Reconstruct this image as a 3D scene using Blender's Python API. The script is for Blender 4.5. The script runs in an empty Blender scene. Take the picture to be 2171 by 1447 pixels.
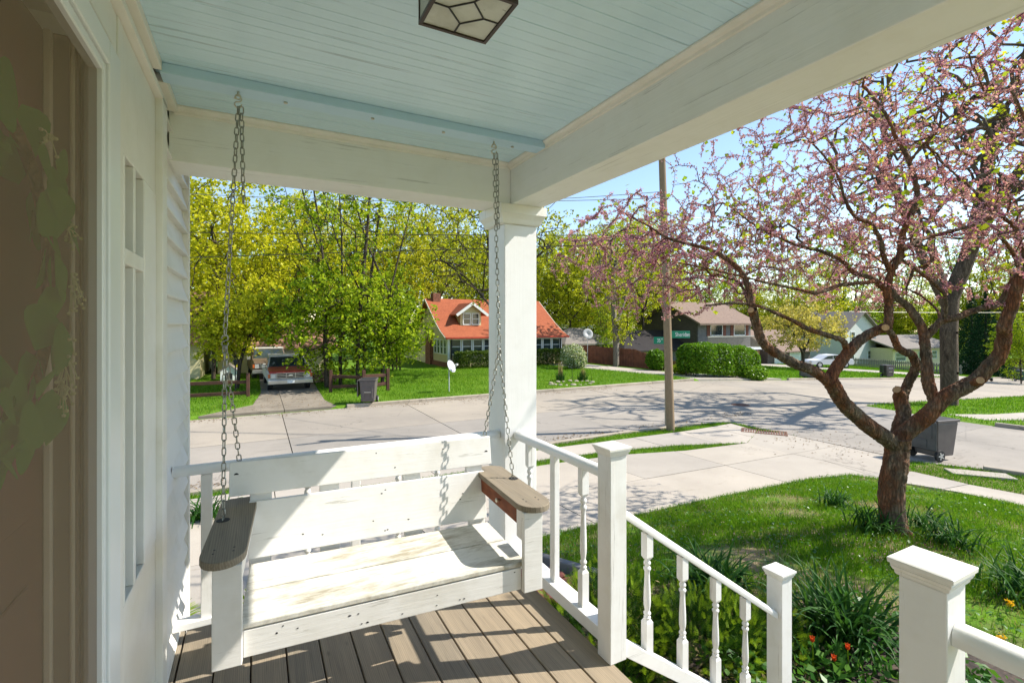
import bpy, bmesh, math, random
import numpy as np
from mathutils import Vector, Matrix
random.seed(7); rng = np.random.default_rng(7)
R = math.radians
scn = bpy.context.scene
COL = scn.collection

# ------------------------------------------------------------------ camera, sky, sun, exposure
HC = 1.55                                   # eye height above the porch floor (floor is z = 0)
YAW = R(27.8); FPX = 1025.0; CX, CY = 1085.5, 685.0
SN, CS = math.sin(YAW), math.cos(YAW)
cam = bpy.data.cameras.new('camera'); camo = bpy.data.objects.new('camera', cam); COL.objects.link(camo)
camo.location = (0, 0, HC); camo.rotation_euler = (R(90), 0, -YAW)
cam.sensor_width = 36; cam.lens = 36*FPX/2171; cam.shift_y = -(723.5-CY)/2171; cam.clip_start = .02; cam.clip_end = 2000
scn.camera = camo
SUN_EL = R(45); SUN_AZ = R(111)             # azimuth from +Y towards +X
w = bpy.data.worlds.new('World'); scn.world = w; w.use_nodes = True
sky = w.node_tree.nodes.new('ShaderNodeTexSky'); sky.sky_type = 'NISHITA'; sky.sun_disc = False
sky.sun_elevation = SUN_EL; sky.sun_rotation = SUN_AZ; sky.air_density = 1.0; sky.dust_density = .15; sky.ozone_density = 3.0
bg = w.node_tree.nodes['Background']; bg.inputs['Strength'].default_value = .105
wb = w.node_tree.nodes.new('ShaderNodeMix'); wb.data_type = 'RGBA'; wb.blend_type = 'MULTIPLY'; wb.inputs[0].default_value = 1; wb.inputs[7].default_value = (1.05, .98, .90, 1)
w.node_tree.links.new(sky.outputs[0], wb.inputs[6]); w.node_tree.links.new(wb.outputs[2], bg.inputs['Color'])
sl = bpy.data.lights.new('sun', 'SUN'); sl.energy = 3.3; sl.angle = R(.5); sl.color = (1, .93, .83)
so = bpy.data.objects.new('sun', sl); COL.objects.link(so)
sv = Vector((math.sin(SUN_AZ)*math.cos(SUN_EL), math.cos(SUN_AZ)*math.cos(SUN_EL), math.sin(SUN_EL)))
so.rotation_euler = sv.to_track_quat('Z', 'Y').to_euler(); so.location = (20, -10, 30)
scn.view_settings.view_transform = 'Standard'; scn.view_settings.look = 'None'
scn.view_settings.exposure = 1.38; scn.view_settings.gamma = 1.0; scn.view_settings.use_curve_mapping = False
scn.cycles.use_denoising = True
scn.cycles.max_bounces = 10; scn.cycles.diffuse_bounces = 6; scn.cycles.transparent_max_bounces = 24
scn.cycles.sample_clamp_indirect = 6

# ------------------------------------------------------------------ helpers
def tag(o, label=None, cat=None, group=None, kind=None):
    for k, v in (('label', label), ('category', cat), ('group', group), ('kind', kind)):
        if v: o[k] = v
    return o
def empty(name, loc=(0, 0, 0), label=None, cat=None, group=None, kind=None, rz=0):
    o = bpy.data.objects.new(name, None); COL.objects.link(o); o.location = loc; o.rotation_euler = (0, 0, rz)
    o.empty_display_size = .1
    return tag(o, label, cat, group, kind)
def link(name, me, mats=None, parent=None):
    o = bpy.data.objects.new(name, me); COL.objects.link(o)
    if mats is not None:
        for m in (mats if isinstance(mats, (list, tuple)) else [mats]): me.materials.append(m)
    if parent: o.parent = parent
    return o
def again(o, parent=None, loc=None, rot=None, scale=None):
    c = o.copy(); COL.objects.link(c)
    if parent is not None: c.parent = parent
    if loc is not None: c.location = loc
    if rot is not None: c.rotation_euler = rot
    if scale is not None: c.scale = scale
    return c
def copy_tree(o, parent=None):
    c = o.copy(); COL.objects.link(c); c.parent = parent
    for ch in o.children: copy_tree(ch, c)
    return c
class MB:
    def __init__(s): s.v = []; s.f = []; s.m = []
    def add(s, vs, fs, m=0):
        n = len(s.v); s.v += [tuple(p) for p in vs]
        for f in fs: s.f.append(tuple(i+n for i in f)); s.m.append(m)
        return s
    def box(s, x0, y0, z0, x1, y1, z1, m=0):
        if x0 > x1: x0, x1 = x1, x0
        if y0 > y1: y0, y1 = y1, y0
        if z0 > z1: z0, z1 = z1, z0
        return s.add([(x0,y0,z0),(x1,y0,z0),(x1,y1,z0),(x0,y1,z0),(x0,y0,z1),(x1,y0,z1),(x1,y1,z1),(x0,y1,z1)],
              [(0,3,2,1),(4,5,6,7),(0,1,5,4),(1,2,6,5),(2,3,7,6),(3,0,4,7)], m)
    def bar(s, a, b, wd, ht, up=(0,0,1), m=0):         # box from a to b
        a, b = Vector(a), Vector(b); d = (b-a).normalized(); sd = d.cross(Vector(up))
        if sd.length < 1e-4: sd = d.cross(Vector((1, 0, 0)))
        sd.normalize(); u = sd.cross(d); sd *= wd/2; u *= ht/2
        return s.add([a-sd-u, a+sd-u, a+sd+u, a-sd+u, b-sd-u, b+sd-u, b+sd+u, b-sd+u],
              [(0,1,2,3),(7,6,5,4),(0,4,5,1),(1,5,6,2),(2,6,7,3),(3,7,4,0)], m)
    def tube(s, pts, rad, n=8, cap=True, m=0, closed=False):
        pts = [Vector(p) for p in pts]; N = len(pts)
        if not hasattr(rad, '__len__'): rad = [rad]*N
        vs = []; u = None
        for i, p in enumerate(pts):
            if closed: d = pts[(i+1) % N]-pts[i-1]
            else: d = pts[min(i+1, N-1)]-pts[max(i-1, 0)]
            d.normalize()
            if u is None: u = d.orthogonal()
            u = u-d*u.dot(d); u.normalize(); v = d.cross(u)
            for k in range(n):
                a = 2*math.pi*k/n; vs.append(p+(u*math.cos(a)+v*math.sin(a))*rad[i])
        fs = []
        for i in range(N if closed else N-1):
            j = (i+1) % N
            for k in range(n):
                l = (k+1) % n; fs.append((i*n+k, i*n+l, j*n+l, j*n+k))
        if cap and not closed: fs += [tuple(range(n))[::-1], tuple((N-1)*n+k for k in range(n))]
        return s.add(vs, fs, m)
    def lathe(s, prof, c=(0, 0, 0), n=14, m=0, ph=0, sq=None):     # prof: (r, z)
        vs = []
        for r, z in prof:
            for k in range(n):
                a = 2*math.pi*k/n+ph; vs.append((c[0]+r*math.cos(a), c[1]+r*math.sin(a), c[2]+z))
        fs = [(i*n+k, i*n+(k+1) % n, (i+1)*n+(k+1) % n, (i+1)*n+k) for i in range(len(prof)-1) for k in range(n)]
        fs += [tuple(range(n))[::-1], tuple((len(prof)-1)*n+k for k in range(n))]
        return s.add(vs, fs, m)
    def prism(s, poly, fn, a, b, m=0):                # 2-D outline swept from a to b through fn(p, q, t) -> xyz
        n = len(poly)
        vs = [fn(p, q, a) for p, q in poly]+[fn(p, q, b) for p, q in poly]
        fs = [tuple(range(n))[::-1], tuple(range(n, 2*n))]+[(i, (i+1) % n, n+(i+1) % n, n+i) for i in range(n)]
        return s.add(vs, fs, m)
    def frustum(s, c, w0, d0, w1, d1, z0, z1, m=0):
        x, y = c
        return s.add([(x-w0/2,y-d0/2,z0),(x+w0/2,y-d0/2,z0),(x+w0/2,y+d0/2,z0),(x-w0/2,y+d0/2,z0),
                      (x-w1/2,y-d1/2,z1),(x+w1/2,y-d1/2,z1),(x+w1/2,y+d1/2,z1),(x-w1/2,y+d1/2,z1)],
              [(0,3,2,1),(4,5,6,7),(0,1,5,4),(1,2,6,5),(2,3,7,6),(3,0,4,7)], m)
    def mesh(s, name, bevel=0, seg=2, smooth=None, fix=True):
        me = bpy.data.meshes.new(name); me.from_pydata(s.v, [], s.f)
        me.polygons.foreach_set('material_index', s.m)
        if fix or bevel:
            bm = bmesh.new(); bm.from_mesh(me)
            if fix: bmesh.ops.recalc_face_normals(bm, faces=bm.faces)
            if bevel:
                ed = [e for e in bm.edges if len(e.link_faces) == 2 and e.calc_face_angle(0) > .5]
                bmesh.ops.bevel(bm, geom=ed, offset=bevel, segments=seg, profile=.5, affect='EDGES', clamp_overlap=True)
            bm.to_mesh(me); bm.free()
        if smooth is not None:
            me.polygons.foreach_set('use_smooth', [True]*len(me.polygons))
            try: me.set_sharp_from_angle(angle=R(smooth))
            except Exception: pass
        return me
    def build(s, name, mats, parent=None, **k):
        return link(name, s.mesh(name, **k), mats, parent)
def npmesh(name, V, F, mats=None, parent=None, mi=None, smooth=False):
    """V (n,3) F (m,k) arrays"""
    V = np.asarray(V, np.float32); F = np.asarray(F, np.int32); k = F.shape[1]
    me = bpy.data.meshes.new(name)
    me.vertices.add(len(V)); me.vertices.foreach_set('co', V.ravel())
    me.loops.add(F.size); me.loops.foreach_set('vertex_index', F.ravel())
    me.polygons.add(len(F)); me.polygons.foreach_set('loop_start', np.arange(0, F.size, k, dtype=np.int32))
    try: me.polygons.foreach_set('loop_total', np.full(len(F), k, np.int32))
    except Exception: pass
    if mi is not None: me.polygons.foreach_set('material_index', np.asarray(mi, np.int32))
    if smooth: me.polygons.foreach_set('use_smooth', np.ones(len(F), bool))
    me.update(calc_edges=True); me.validate()
    return link(name, me, mats, parent)

# ------------------------------------------------------------------ terrain and sight lines
def T(x, y):
    g = np.interp(x, [2, 4, 6.7, 11.5, 13.8], [1, .95, .82, .22, 0]); k = np.interp(y, [3.2, 4.2, 5.9, 8.8, 10.6], [1, .75, .25, .1, 0])
    z = -1.75+g*k-.05*np.minimum(np.maximum(0, np.asarray(x, float)-22), 70)
    return z+np.where(np.asarray(y) > 19.78, .12, 0)
def Tz(x, y): return float(T(x, y))
def ray(px, py):
    u = (px-CX)/FPX; v = (CY-py)/FPX
    return Vector((SN+CS*u, CS-SN*u, v))
CAM = Vector((0, 0, HC))
def D(px, py, t): return CAM+ray(px, py)*t          # point seen at px,py at forward distance t
def G(px, py):                                     # where that sight line meets the ground
    d = ray(px, py); t = 1.5
    while t < 200:
        p = CAM+d*t
        if p.z < Tz(p.x, p.y): break
        t += .02
    return p
def AtY(px, py, y):
    d = ray(px, py); return CAM+d*(y/d.y)
def AtX(px, py, x):
    d = ray(px, py); return CAM+d*(x/d.x)
def AtZ(px, py, z):
    d = ray(px, py); return CAM+d*((z-HC)/d.z)

# ------------------------------------------------------------------ materials
class NT:
    def __init__(s, name):
        s.mat = bpy.data.materials.new(name); s.mat.use_nodes = True; s.t = s.mat.node_tree
        s.p = s.t.nodes['Principled BSDF']; s.out = s.t.nodes['Material Output']
    def n(s, t, **k):
        x = s.t.nodes.new('ShaderNode'+t)
        for a, b in k.items(): setattr(x, a, b)
        return x
    def l(s, a, b): s.t.links.new(a, b)
    def pos(s, sc=(1, 1, 1), rnd=False, obj=False):
        if obj: src = s.n('TexCoord').outputs['Object']
        else: src = s.n('NewGeometry').outputs['Position']
        m = s.n('VectorMath', operation='MULTIPLY'); s.l(src, m.inputs[0]); m.inputs[1].default_value = sc
        o = m.outputs[0]
        if rnd:
            oi = s.n('ObjectInfo'); a = s.n('VectorMath', operation='MULTIPLY_ADD')
            s.l(oi.outputs['Random'], a.inputs[0]); a.inputs[1].default_value = (37, 53, 71); s.l(o, a.inputs[2]); o = a.outputs[0]
        return o
    def noise(s, vec, scale=1, detail=5, rough=.55, dist=0):
        x = s.n('TexNoise'); x.inputs['Scale'].default_value = scale; x.inputs['Detail'].default_value = detail
        x.inputs['Roughness'].default_value = rough; x.inputs['Distortion'].default_value = dist; s.l(vec, x.inputs['Vector']); return x.outputs['Fac']
    def ramp(s, fac, stops, interp='LINEAR'):
        x = s.n('ValToRGB'); e = x.color_ramp.elements; x.color_ramp.interpolation = interp
        while len(e) < len(stops): e.new(.5)
        for i, (p, c) in enumerate(stops):
            e[i].position = p; e[i].color = (*c, 1) if len(c) == 3 else c
        s.l(fac, x.inputs['Fac']); return x.outputs['Color']
    def mix(s, fac, a, b, mode='MIX'):
        x = s.n('Mix', data_type='RGBA', blend_type=mode)
        for sock, v in ((x.inputs[0], fac), (x.inputs[6], a), (x.inputs[7], b)):
            if isinstance(v, bpy.types.NodeSocket): s.l(v, sock)
            elif isinstance(v, (int, float)): sock.default_value = v
            else: sock.default_value = (*v, 1)
        return x.outputs[2]
    def col(s, c):
        if isinstance(c, bpy.types.NodeSocket): s.l(c, s.p.inputs['Base Color'])
        else: s.p.inputs['Base Color'].default_value = (*c, 1)
        return s
    def rough(s, r, spec=.5):
        if isinstance(r, bpy.types.NodeSocket): s.l(r, s.p.inputs['Roughness'])
        else: s.p.inputs['Roughness'].default_value = r
        s.p.inputs['Specular IOR Level'].default_value = spec; return s
    def bump(s, h, strength=.3, dist=.01):
        b = s.n('Bump'); b.inputs['Strength'].default_value = strength; b.inputs['Distance'].default_value = dist
        s.l(h, b.inputs['Height']); s.l(b.outputs[0], s.p.inputs['Normal']); return s
def g3(v): return (v, v, v)
def plain(name, c, rough=.5, metal=0, spec=.5, var=.12, sc=4, bump=0, bsc=60):
    m = NT(name); n = m.noise(m.pos((sc, sc, sc)), 1, 5)
    m.col(m.ramp(n, [(.3, tuple(x*(1-var) for x in c)), (.7, tuple(min(1, x*(1+var)) for x in c))])).rough(rough, spec)
    m.p.inputs['Metallic'].default_value = metal
    if bump: m.bump(m.noise(m.pos((bsc,)*3), 1, 4), bump, .004)
    return m.mat
def paint(name, c, dirt, axis='x', dirtamt=(.55, .85), rough=.5, bump=.35, gr=1.0, rnd=False, chip=.64):
    """painted timber: faint grain in relief along axis, worn dirty patches"""
    m = NT(name); st = {'x': (3, 90, 90), 'y': (90, 3, 90), 'z': (90, 90, 3)}[axis]
    grain = m.noise(m.pos(tuple(q*gr for q in st), rnd), 1, 4, .6)
    patch = m.noise(m.pos((2.2, 2.2, 2.2), rnd), 1, 6, .65)
    fine = m.noise(m.pos(tuple(q*.5 for q in st), rnd), 1, 8, .7)
    base = m.mix(m.ramp(patch, [(dirtamt[0], g3(0)), (dirtamt[1], g3(1))]), c, dirt)
    soft = m.noise(m.pos((9, 9, 9)), 1, 5, .6)
    base = m.mix(m.mix(.30, g3(0), m.ramp(soft, [(.45, g3(0)), (.75, g3(1))])), base, dirt)
    chips = m.ramp(fine, [(chip, g3(0)), (chip+.05, g3(1))])
    m.col(m.mix(m.mix(.5, g3(0), chips, 'MIX'), base, tuple(q*.55 for q in dirt))).rough(rough)
    m.bump(grain, bump, .0025); return m.mat
def wood(name, c1, c2, c3, axis='y', rough=.7, bump=.4, knots=True):
    m = NT(name); k = {'x': 0, 'y': 1, 'z': 2}[axis]
    st = [26, 26, 26]; st[k] = 1.3
    v = m.pos(tuple(st), True)
    w1 = m.noise(v, 1, 3, .5, 1.2)
    wv = m.n('TexWave', wave_type='BANDS', bands_direction='X' if k != 0 else 'Y'); wv.inputs['Scale'].default_value = 1.6; wv.inputs['Distortion'].default_value = 9
    wv.inputs['Detail'].default_value = 3; wv.inputs['Detail Scale'].default_value = .6; m.l(v, wv.inputs['Vector'])
    f2 = [150, 150, 150]; f2[k] = 5; fine = m.noise(m.pos(tuple(f2), True), 1, 5, .6)
    c = m.mix(m.ramp(w1, [(.3, g3(0)), (.72, g3(1))]), c1, c2)
    c = m.mix(m.mix(.45, g3(0), wv.outputs['Color']), c, c3)
    c = m.mix(m.mix(.5, g3(0), m.ramp(fine, [(.55, g3(0)), (.75, g3(1))])), c, tuple(q*.6 for q in c3))
    oi = m.n('ObjectInfo'); c = m.mix(1.0, c, m.ramp(oi.outputs['Random'], [(0, (.82, .84, .86)), (1, (1.1, 1.06, 1.0))]), 'MULTIPLY')
    if knots:
        vo = m.n('TexVoronoi'); vo.inputs['Scale'].default_value = 1; s = [7, 7, 7]; s[k] = 2.6; m.l(m.pos(tuple(s), True), vo.inputs['Vector'])
        c = m.mix(m.ramp(vo.outputs['Distance'], [(.03, g3(.5)), (.08, g3(0))]), c, tuple(q*.35 for q in c3))
    m.col(c).rough(rough, .3).bump(fine, bump, .002); return m.mat
def leafm(name, cols, trans=.45, gloss=.12):
    gloss *= .2
    m = NT(name); ge = m.n('NewGeometry'); oi = m.n('ObjectInfo')
    c = m.ramp(ge.outputs['Random Per Island'], [(i/(len(cols)-1), q) for i, q in enumerate(cols)])
    c = m.mix(1.0, c, m.ramp(oi.outputs['Random'], [(0, (.86, .92, .9)), (1, (1.12, 1.05, 1.0))]), 'MULTIPLY')
    d = m.n('BsdfDiffuse'); tr = m.n('BsdfTranslucent'); m.l(c, d.inputs[0])
    c2 = m.mix(1.0, c, (1.35, 1.35, .8), 'MULTIPLY'); m.l(c2, tr.inputs[0])
    mx = m.n('MixShader'); mx.inputs[0].default_value = trans; m.l(d.outputs[0], mx.inputs[1]); m.l(tr.outputs[0], mx.inputs[2])
    gl = m.n('BsdfGlossy'); gl.inputs['Roughness'].default_value = .45; gl.inputs['Color'].default_value = (.8, .85, .8, 1)
    lw = m.n('LayerWeight'); lw.inputs[0].default_value = .25
    mm = m.n('Math', operation='MULTIPLY'); mm.inputs[1].default_value = gloss; m.l(lw.outputs['Fresnel'], mm.inputs[0])
    mx2 = m.n('MixShader'); m.l(mm.outputs[0], mx2.inputs[0]); m.l(mx.outputs[0], mx2.inputs[1]); m.l(gl.outputs[0], mx2.inputs[2])
    m.l(mx2.outputs[0], m.out.inputs['Surface']); m.t.nodes.remove(m.p); return m.mat
def bark(name, c1, c2, c3=None, sc=1.0, bump=.9):
    m = NT(name); v = m.pos((14*sc, 14*sc, 3.2*sc)); n = m.noise(v, 1, 8, .65, .6); n2 = m.noise(m.pos((3, 3, 2)), 1, 4, .6)
    c = m.ramp(n, [(.32, c1), (.62, c2)])
    if c3: c = m.mix(m.ramp(n2, [(.42, g3(0)), (.56, g3(1))]), c, m.ramp(n, [(.3, tuple(q*.4 for q in c3)), (.6, c3)]))
    v2 = m.n('TexVoronoi', feature='DISTANCE_TO_EDGE'); v2.inputs['Scale'].default_value = 1; av = m.n('VectorMath', operation='ADD'); m.l(m.pos((26*sc, 26*sc, 6*sc)), av.inputs[0]); sc3 = m.n('VectorMath', operation='SCALE'); m.l(n, sc3.inputs[0]); sc3.inputs[3].default_value = 1.6; m.l(sc3.outputs[0], av.inputs[1]); m.l(av.outputs[0], v2.inputs['Vector'])
    ck = m.ramp(v2.outputs['Distance'], [(.0, g3(1)), (.16, g3(0))]); c = m.mix(m.mix(.55, g3(0), ck), c, c1)
    hh2 = m.mix(.5, n, m.ramp(v2.outputs['Distance'], [(0, g3(0)), (.3, g3(1))]))
    m.col(c).rough(.9, .2).bump(hh2, bump, .035); return m.mat
def glass(name, c=(.02, .03, .035), rough=.05):
    m = NT(name); m.col(m.ramp(m.noise(m.pos((1.3, 1.3, 1.3)), 1, 2), [(.35, c), (.7, tuple(q*2.2 for q in c))])).rough(rough, .8); return m.mat

WHITE = (.80, .80, .77)
m_col = paint('white_column_paint', (.80, .80, .79), (.66, .65, .62), 'z', (.62, .9), .42, .2)
m_rail_y = paint('white_rail_paint_lengthwise', (.80, .80, .78), (.62, .6, .54), 'y', (.6, .85), .42, .2)
m_rail = paint('white_rail_paint', (.80, .80, .78), (.62, .6, .54), 'x', (.6, .85), .42, .2)
m_bal = paint('white_baluster_paint', (.78, .78, .76), (.58, .55, .48), 'z', (.58, .88), .45, .25, chip=.60)
m_beam_y = paint('cream_front_beam_paint', (.86, .86, .83), (.75, .74, .68), 'y', (.55, .9), .5, .9, .5, chip=.60)
m_beam_x = paint('cream_side_beam_paint', (.86, .86, .83), (.75, .74, .68), 'x', (.55, .9), .5, .9, .5, chip=.60)
m_trim = paint('ivory_trim_paint', (.80, .79, .74), (.64, .61, .52), 'z', (.58, .85), .45, .15)
m_crown = paint('ivory_crown_paint', (.82, .79, .72), (.66, .62, .52), 'y', (.58, .85), .45, .15)
m_blue = paint('pale_blue_ceiling_paint', (.64, .84, .96), (.56, .76, .88), 'x', (.45, .8), .26, .6, .6, chip=.60)
m_blue2 = paint('pale_blue_board_paint', (.50, .70, .86), (.42, .61, .76), 'x', (.55, .85), .4, .2)
m_bench = paint('white_bench_paint', (.74, .73, .70), (.56, .53, .46), 'x', (.50, .82), .5, .4, chip=.61)
m_deck = wood('weathered_deck_wood', (.345, .285, .205), (.25, .21, .155), (.17, .14, .10), 'y')
m_arm = wood('grey_arm_wood', (.23, .20, .155), (.30, .255, .19), (.15, .125, .09), 'y', knots=False)
m_redwood = wood('red_brown_arm_wood', (.20, .06, .025), (.26, .085, .035), (.11, .03, .014), 'y', knots=False)
def seat_mat():
    m = NT('worn_seat_paint'); n = m.noise(m.pos((2.4, 7, 3)), 1, 7, .7); n2 = m.noise(m.pos((14, 90, 20)), 1, 6, .7)
    f = m.ramp(m.mix(.35, n, n2), [(.45, g3(0)), (.62, g3(1))])
    c = m.mix(f, (.72, .71, .65), (.31, .28, .205)); m.col(c).rough(.55).bump(n2, .25, .002); return m.mat
m_seat = seat_mat()
def siding_mat():
    m = NT('white_vinyl_siding'); g = m.noise(m.pos((60, 5, 130)), 1, 4, .6); p = m.noise(m.pos((2, 3, 3)), 1, 5, .6)
    c = m.mix(m.ramp(p, [(.5, g3(0)), (.85, g3(1))]), (.78, .77, .74), (.62, .59, .52))
    m.col(c).rough(.45).bump(g, .45, .0025); return m.mat
m_siding = siding_mat()
m_metal = plain('galvanised_chain', (.33, .33, .29), .42, .85, var=.3, sc=60)
m_steel = plain('bright_hook_steel', (.62, .58, .48), .35, .9, var=.2, sc=50)
m_bolt = plain('dark_bolt', (.03, .03, .035), .4, .6)
m_bronze = plain('bronze_lamp_frame', (.055, .038, .03), .45, .3, var=.25, sc=30)
m_came = plain('black_lead_came', (.02, .02, .018), .5, .2)
def lampglass():
    m = NT('seedy_lamp_glass'); n = m.noise(m.pos((40, 40, 40)), 1, 5, .6); n2 = m.noise(m.pos((9, 9, 9)), 1, 4)
    c = m.mix(m.ramp(n2, [(.4, g3(0)), (.7, g3(1))]), (.56, .58, .50), (.40, .40, .32))
    c = m.mix(m.ramp(n, [(.66, g3(0)), (.72, g3(.8))]), c, (.2, .19, .14)); m.col(c).rough(.25, .6).bump(n2, .5, .01); return m.mat
m_lampglass = lampglass()
m_darkwood = plain('dark_fence_wood', (.075, .03, .018), .85, var=.35, sc=5, bump=.4)
m_fence = plain('brown_board_fence', (.15, .052, .03), .8, var=.3, sc=3, bump=.3)
m_grayfence = plain('grey_picket_wood', (.26, .24, .20), .85, var=.25, sc=6)
def concrete(name, c1, c2, sc=1.0, stain=None, rough=.9):
    m = NT(name); n = m.noise(m.pos((.55*sc, .55*sc, .55*sc)), 1, 6, .6); f = m.noise(m.pos((70, 70, 70)), 1, 3, .7); st = m.noise(m.pos((1.6, 5, 2)), 1, 8, .72)
    c = m.mix(m.ramp(n, [(.35, g3(0)), (.68, g3(1))]), c1, c2)
    if stain: c = m.mix(m.ramp(st, [(.57, g3(0)), (.72, g3(.55))]), c, stain)
    c = m.mix(m.mix(.35, g3(0), m.ramp(f, [(.45, g3(0)), (.7, g3(1))])), c, tuple(q*.6 for q in c1))
    wn = m.noise(m.pos((1.1, 1.1, 1.1)), 1, 5, .7); av = m.n('VectorMath', operation='ADD'); m.l(m.pos((.32, .32, .32)), av.inputs[0]); sc2 = m.n('VectorMath', operation='SCALE'); m.l(wn, sc2.inputs[0]); sc2.inputs[3].default_value = .35; m.l(sc2.outputs[0], av.inputs[1])
    vo = m.n('TexVoronoi', feature='DISTANCE_TO_EDGE'); vo.inputs['Scale'].default_value = 1; m.l(av.outputs[0], vo.inputs['Vector'])
    ck = m.ramp(vo.outputs['Distance'], [(.002, g3(.6)), (.007, g3(0))]); mk = m.ramp(m.noise(m.pos((.16, .16, .16)), 1, 3), [(.47, g3(0)), (.55, g3(1))])
    c = m.mix(m.mix(1.0, ck, mk, 'MULTIPLY'), c, tuple(q*.3 for q in c1))
    oi = m.n('ObjectInfo'); c = m.mix(1.0, c, m.ramp(oi.outputs['Random'], [(0, (.90, .90, .91)), (1, (1.07, 1.05, 1.02))]), 'MULTIPLY')
    m.col(c).rough(rough, .3).bump(f, .25, .004); return m.mat
m_drive = concrete('pale_drive_concrete', (.43, .39, .33), (.36, .325, .275), 1, (.24, .20, .15))
m_walk = concrete('sidewalk_concrete', (.43, .39, .335), (.35, .32, .275), 1.4, (.22, .19, .14))
m_road = concrete('tan_road_concrete', (.36, .318, .26), (.28, .25, .21), .7, (.18, .15, .115))
m_road2 = concrete('grey_road_surface', (.33, .30, .26), (.25, .23, .20), .8, (.15, .135, .11))
m_kerb = concrete('kerb_concrete', (.42, .37, .30), (.30, .26, .20), 3, (.16, .13, .09))
m_olddrive = concrete('old_gravel_drive', (.27, .235, .185), (.18, .155, .12), 2, (.09, .075, .055))
def ground_mat():
    m = NT('lawn_and_soil'); n = m.noise(m.pos((.8, .8, .8)), 1, 6, .65); f = m.noise(m.pos((9, 9, 9)), 1, 6, .7); n3 = m.noise(m.pos((.12, .12, .12)), 1, 3)
    gr = m.mix(m.ramp(f, [(.3, g3(0)), (.7, g3(1))]), (.055, .135, .012), (.13, .24, .02))
    gr = m.mix(m.ramp(n3, [(.4, g3(0)), (.65, g3(.5))]), gr, (.17, .26, .025))
    dirt = m.mix(f, (.17, .125, .075), (.33, .26, .16))
    ps = m.n('SeparateXYZ'); m.l(m.n('NewGeometry').outputs['Position'], ps.inputs[0])
    near = m.n('MapRange'); near.inputs[1].default_value = 5.6; near.inputs[2].default_value = 9; near.inputs[3].default_value = 0.12; near.inputs[4].default_value = -.3; m.l(ps.outputs['Y'], near.inputs[0])
    near.inputs[3].default_value = .17
    ad = m.n('Math', operation='ADD'); m.l(n, ad.inputs[0]); m.l(near.outputs[0], ad.inputs[1])
    c = m.mix(m.ramp(ad.outputs[0], [(.60, g3(0)), (.74, g3(1))]), gr, dirt)
    m.col(c).rough(.95, .1).bump(f, .6, .05); return m.mat
m_ground = ground_mat()
m_mulch = plain('dark_mulch', (.055, .04, .03), .95, var=.6, sc=30, bump=1, bsc=40)
m_grass = leafm('grass_blades', [(.045, .13, .008), (.085, .21, .012), (.13, .27, .018), (.19, .29, .03)], .4, .1)
m_dry = leafm('dry_grass_blades', [(.30, .24, .12), (.36, .29, .15), (.22, .20, .08)], .3, .05)
m_yew = leafm('yew_needles', [(.012, .042, .009), (.03, .08, .012), (.06, .125, .014)], .25, .15)
m_yewtip = leafm('fresh_yew_tips', [(.15, .27, .015), (.25, .37, .03), (.19, .31, .02)], .35, .2)
m_lily = leafm('daylily_leaves', [(.018, .065, .016), (.035, .105, .022), (.06, .15, .03)], .3, .12)
m_broad = leafm('broad_leaves', [(.03, .10, .02), (.06, .16, .025), (.10, .22, .03)], .35, .3)
m_tulip = leafm('tulip_petals', [(.55, .06, .03), (.65, .12, .03), (.6, .04, .06)], .35, .3)
m_yellow = leafm('yellow_petals', [(.7, .42, .01), (.75, .5, .02)], .3, .1)
m_hedge = leafm('hedge_leaves', [(.06, .15, .012), (.12, .25, .018), (.21, .34, .03)], .35, .3)
m_box = leafm('clipped_hedge_leaves', [(.03, .065, .012), (.07, .12, .018), (.15, .19, .03)], .3, .2)
m_maple = leafm('yellow_green_maple_leaves', [(.18, .21, .012), (.40, .43, .022), (.62, .60, .045), (.34, .38, .02), (.54, .53, .035)], .44, .1)  # darkest tones, here and in the next two, stand for shade within crowns
m_green = leafm('fresh_green_leaves', [(.06, .11, .009), (.18, .28, .016), (.42, .50, .03), (.25, .35, .02)], .44, .12)
m_olive = leafm('olive_green_leaves', [(.11, .14, .012), (.30, .34, .022), (.50, .50, .04), (.36, .39, .025)], .44, .1)
m_spruce = leafm('dark_spruce_needles', [(.008, .03, .014), (.015, .05, .02), (.03, .075, .03)], .15, .1)
m_blossomtree = leafm('pale_gold_leaves', [(.42, .36, .10), (.50, .42, .14), (.35, .33, .08)], .45, .1)
m_whiteflower = leafm('white_flowers', [(.55, .58, .45), (.7, .7, .6), (.12, .2, .06), (.2, .28, .09)], .3, .1)
m_rustleaf = leafm('fallen_brown_leaves', [(.10, .06, .03), (.18, .11, .05), (.24, .17, .08)], .1, .05)
m_redbud = leafm('redbud_blossom', [(.40, .16, .25), (.56, .29, .38), (.68, .42, .48), (.48, .22, .35), (.62, .40, .39)], .35, .05)
m_redbud2 = leafm('deep_magenta_buds', [(.30, .05, .22), (.40, .10, .32)], .3, .05)
m_rbleaf = leafm('young_redbud_leaves', [(.22, .34, .02), (.34, .42, .03), (.48, .50, .04), (.16, .27, .02)], .5, .25)
m_rbbark = bark('redbud_bark', (.065, .045, .03), (.30, .225, .145), (.33, .13, .06), 1.25, 1.0)
m_bark = bark('grey_brown_bark', (.03, .024, .018), (.12, .095, .07))
m_palebark = bark('pale_bark', (.12, .10, .08), (.32, .28, .23))
m_bigbark = bark('big_trunk_bark', (.04, .028, .02), (.17, .125, .09), sc=.8)
m_twig = plain('pale_twig', (.22, .17, .13), .9, var=.3, sc=3)
m_pole = wood('utility_pole_wood', (.29, .22, .145), (.22, .165, .105), (.12, .09, .055), 'z', knots=False)
m_cut = wood('fresh_cut_wood', (.62, .40, .2), (.5, .3, .14), (.4, .2, .09), 'z', knots=False)
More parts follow.
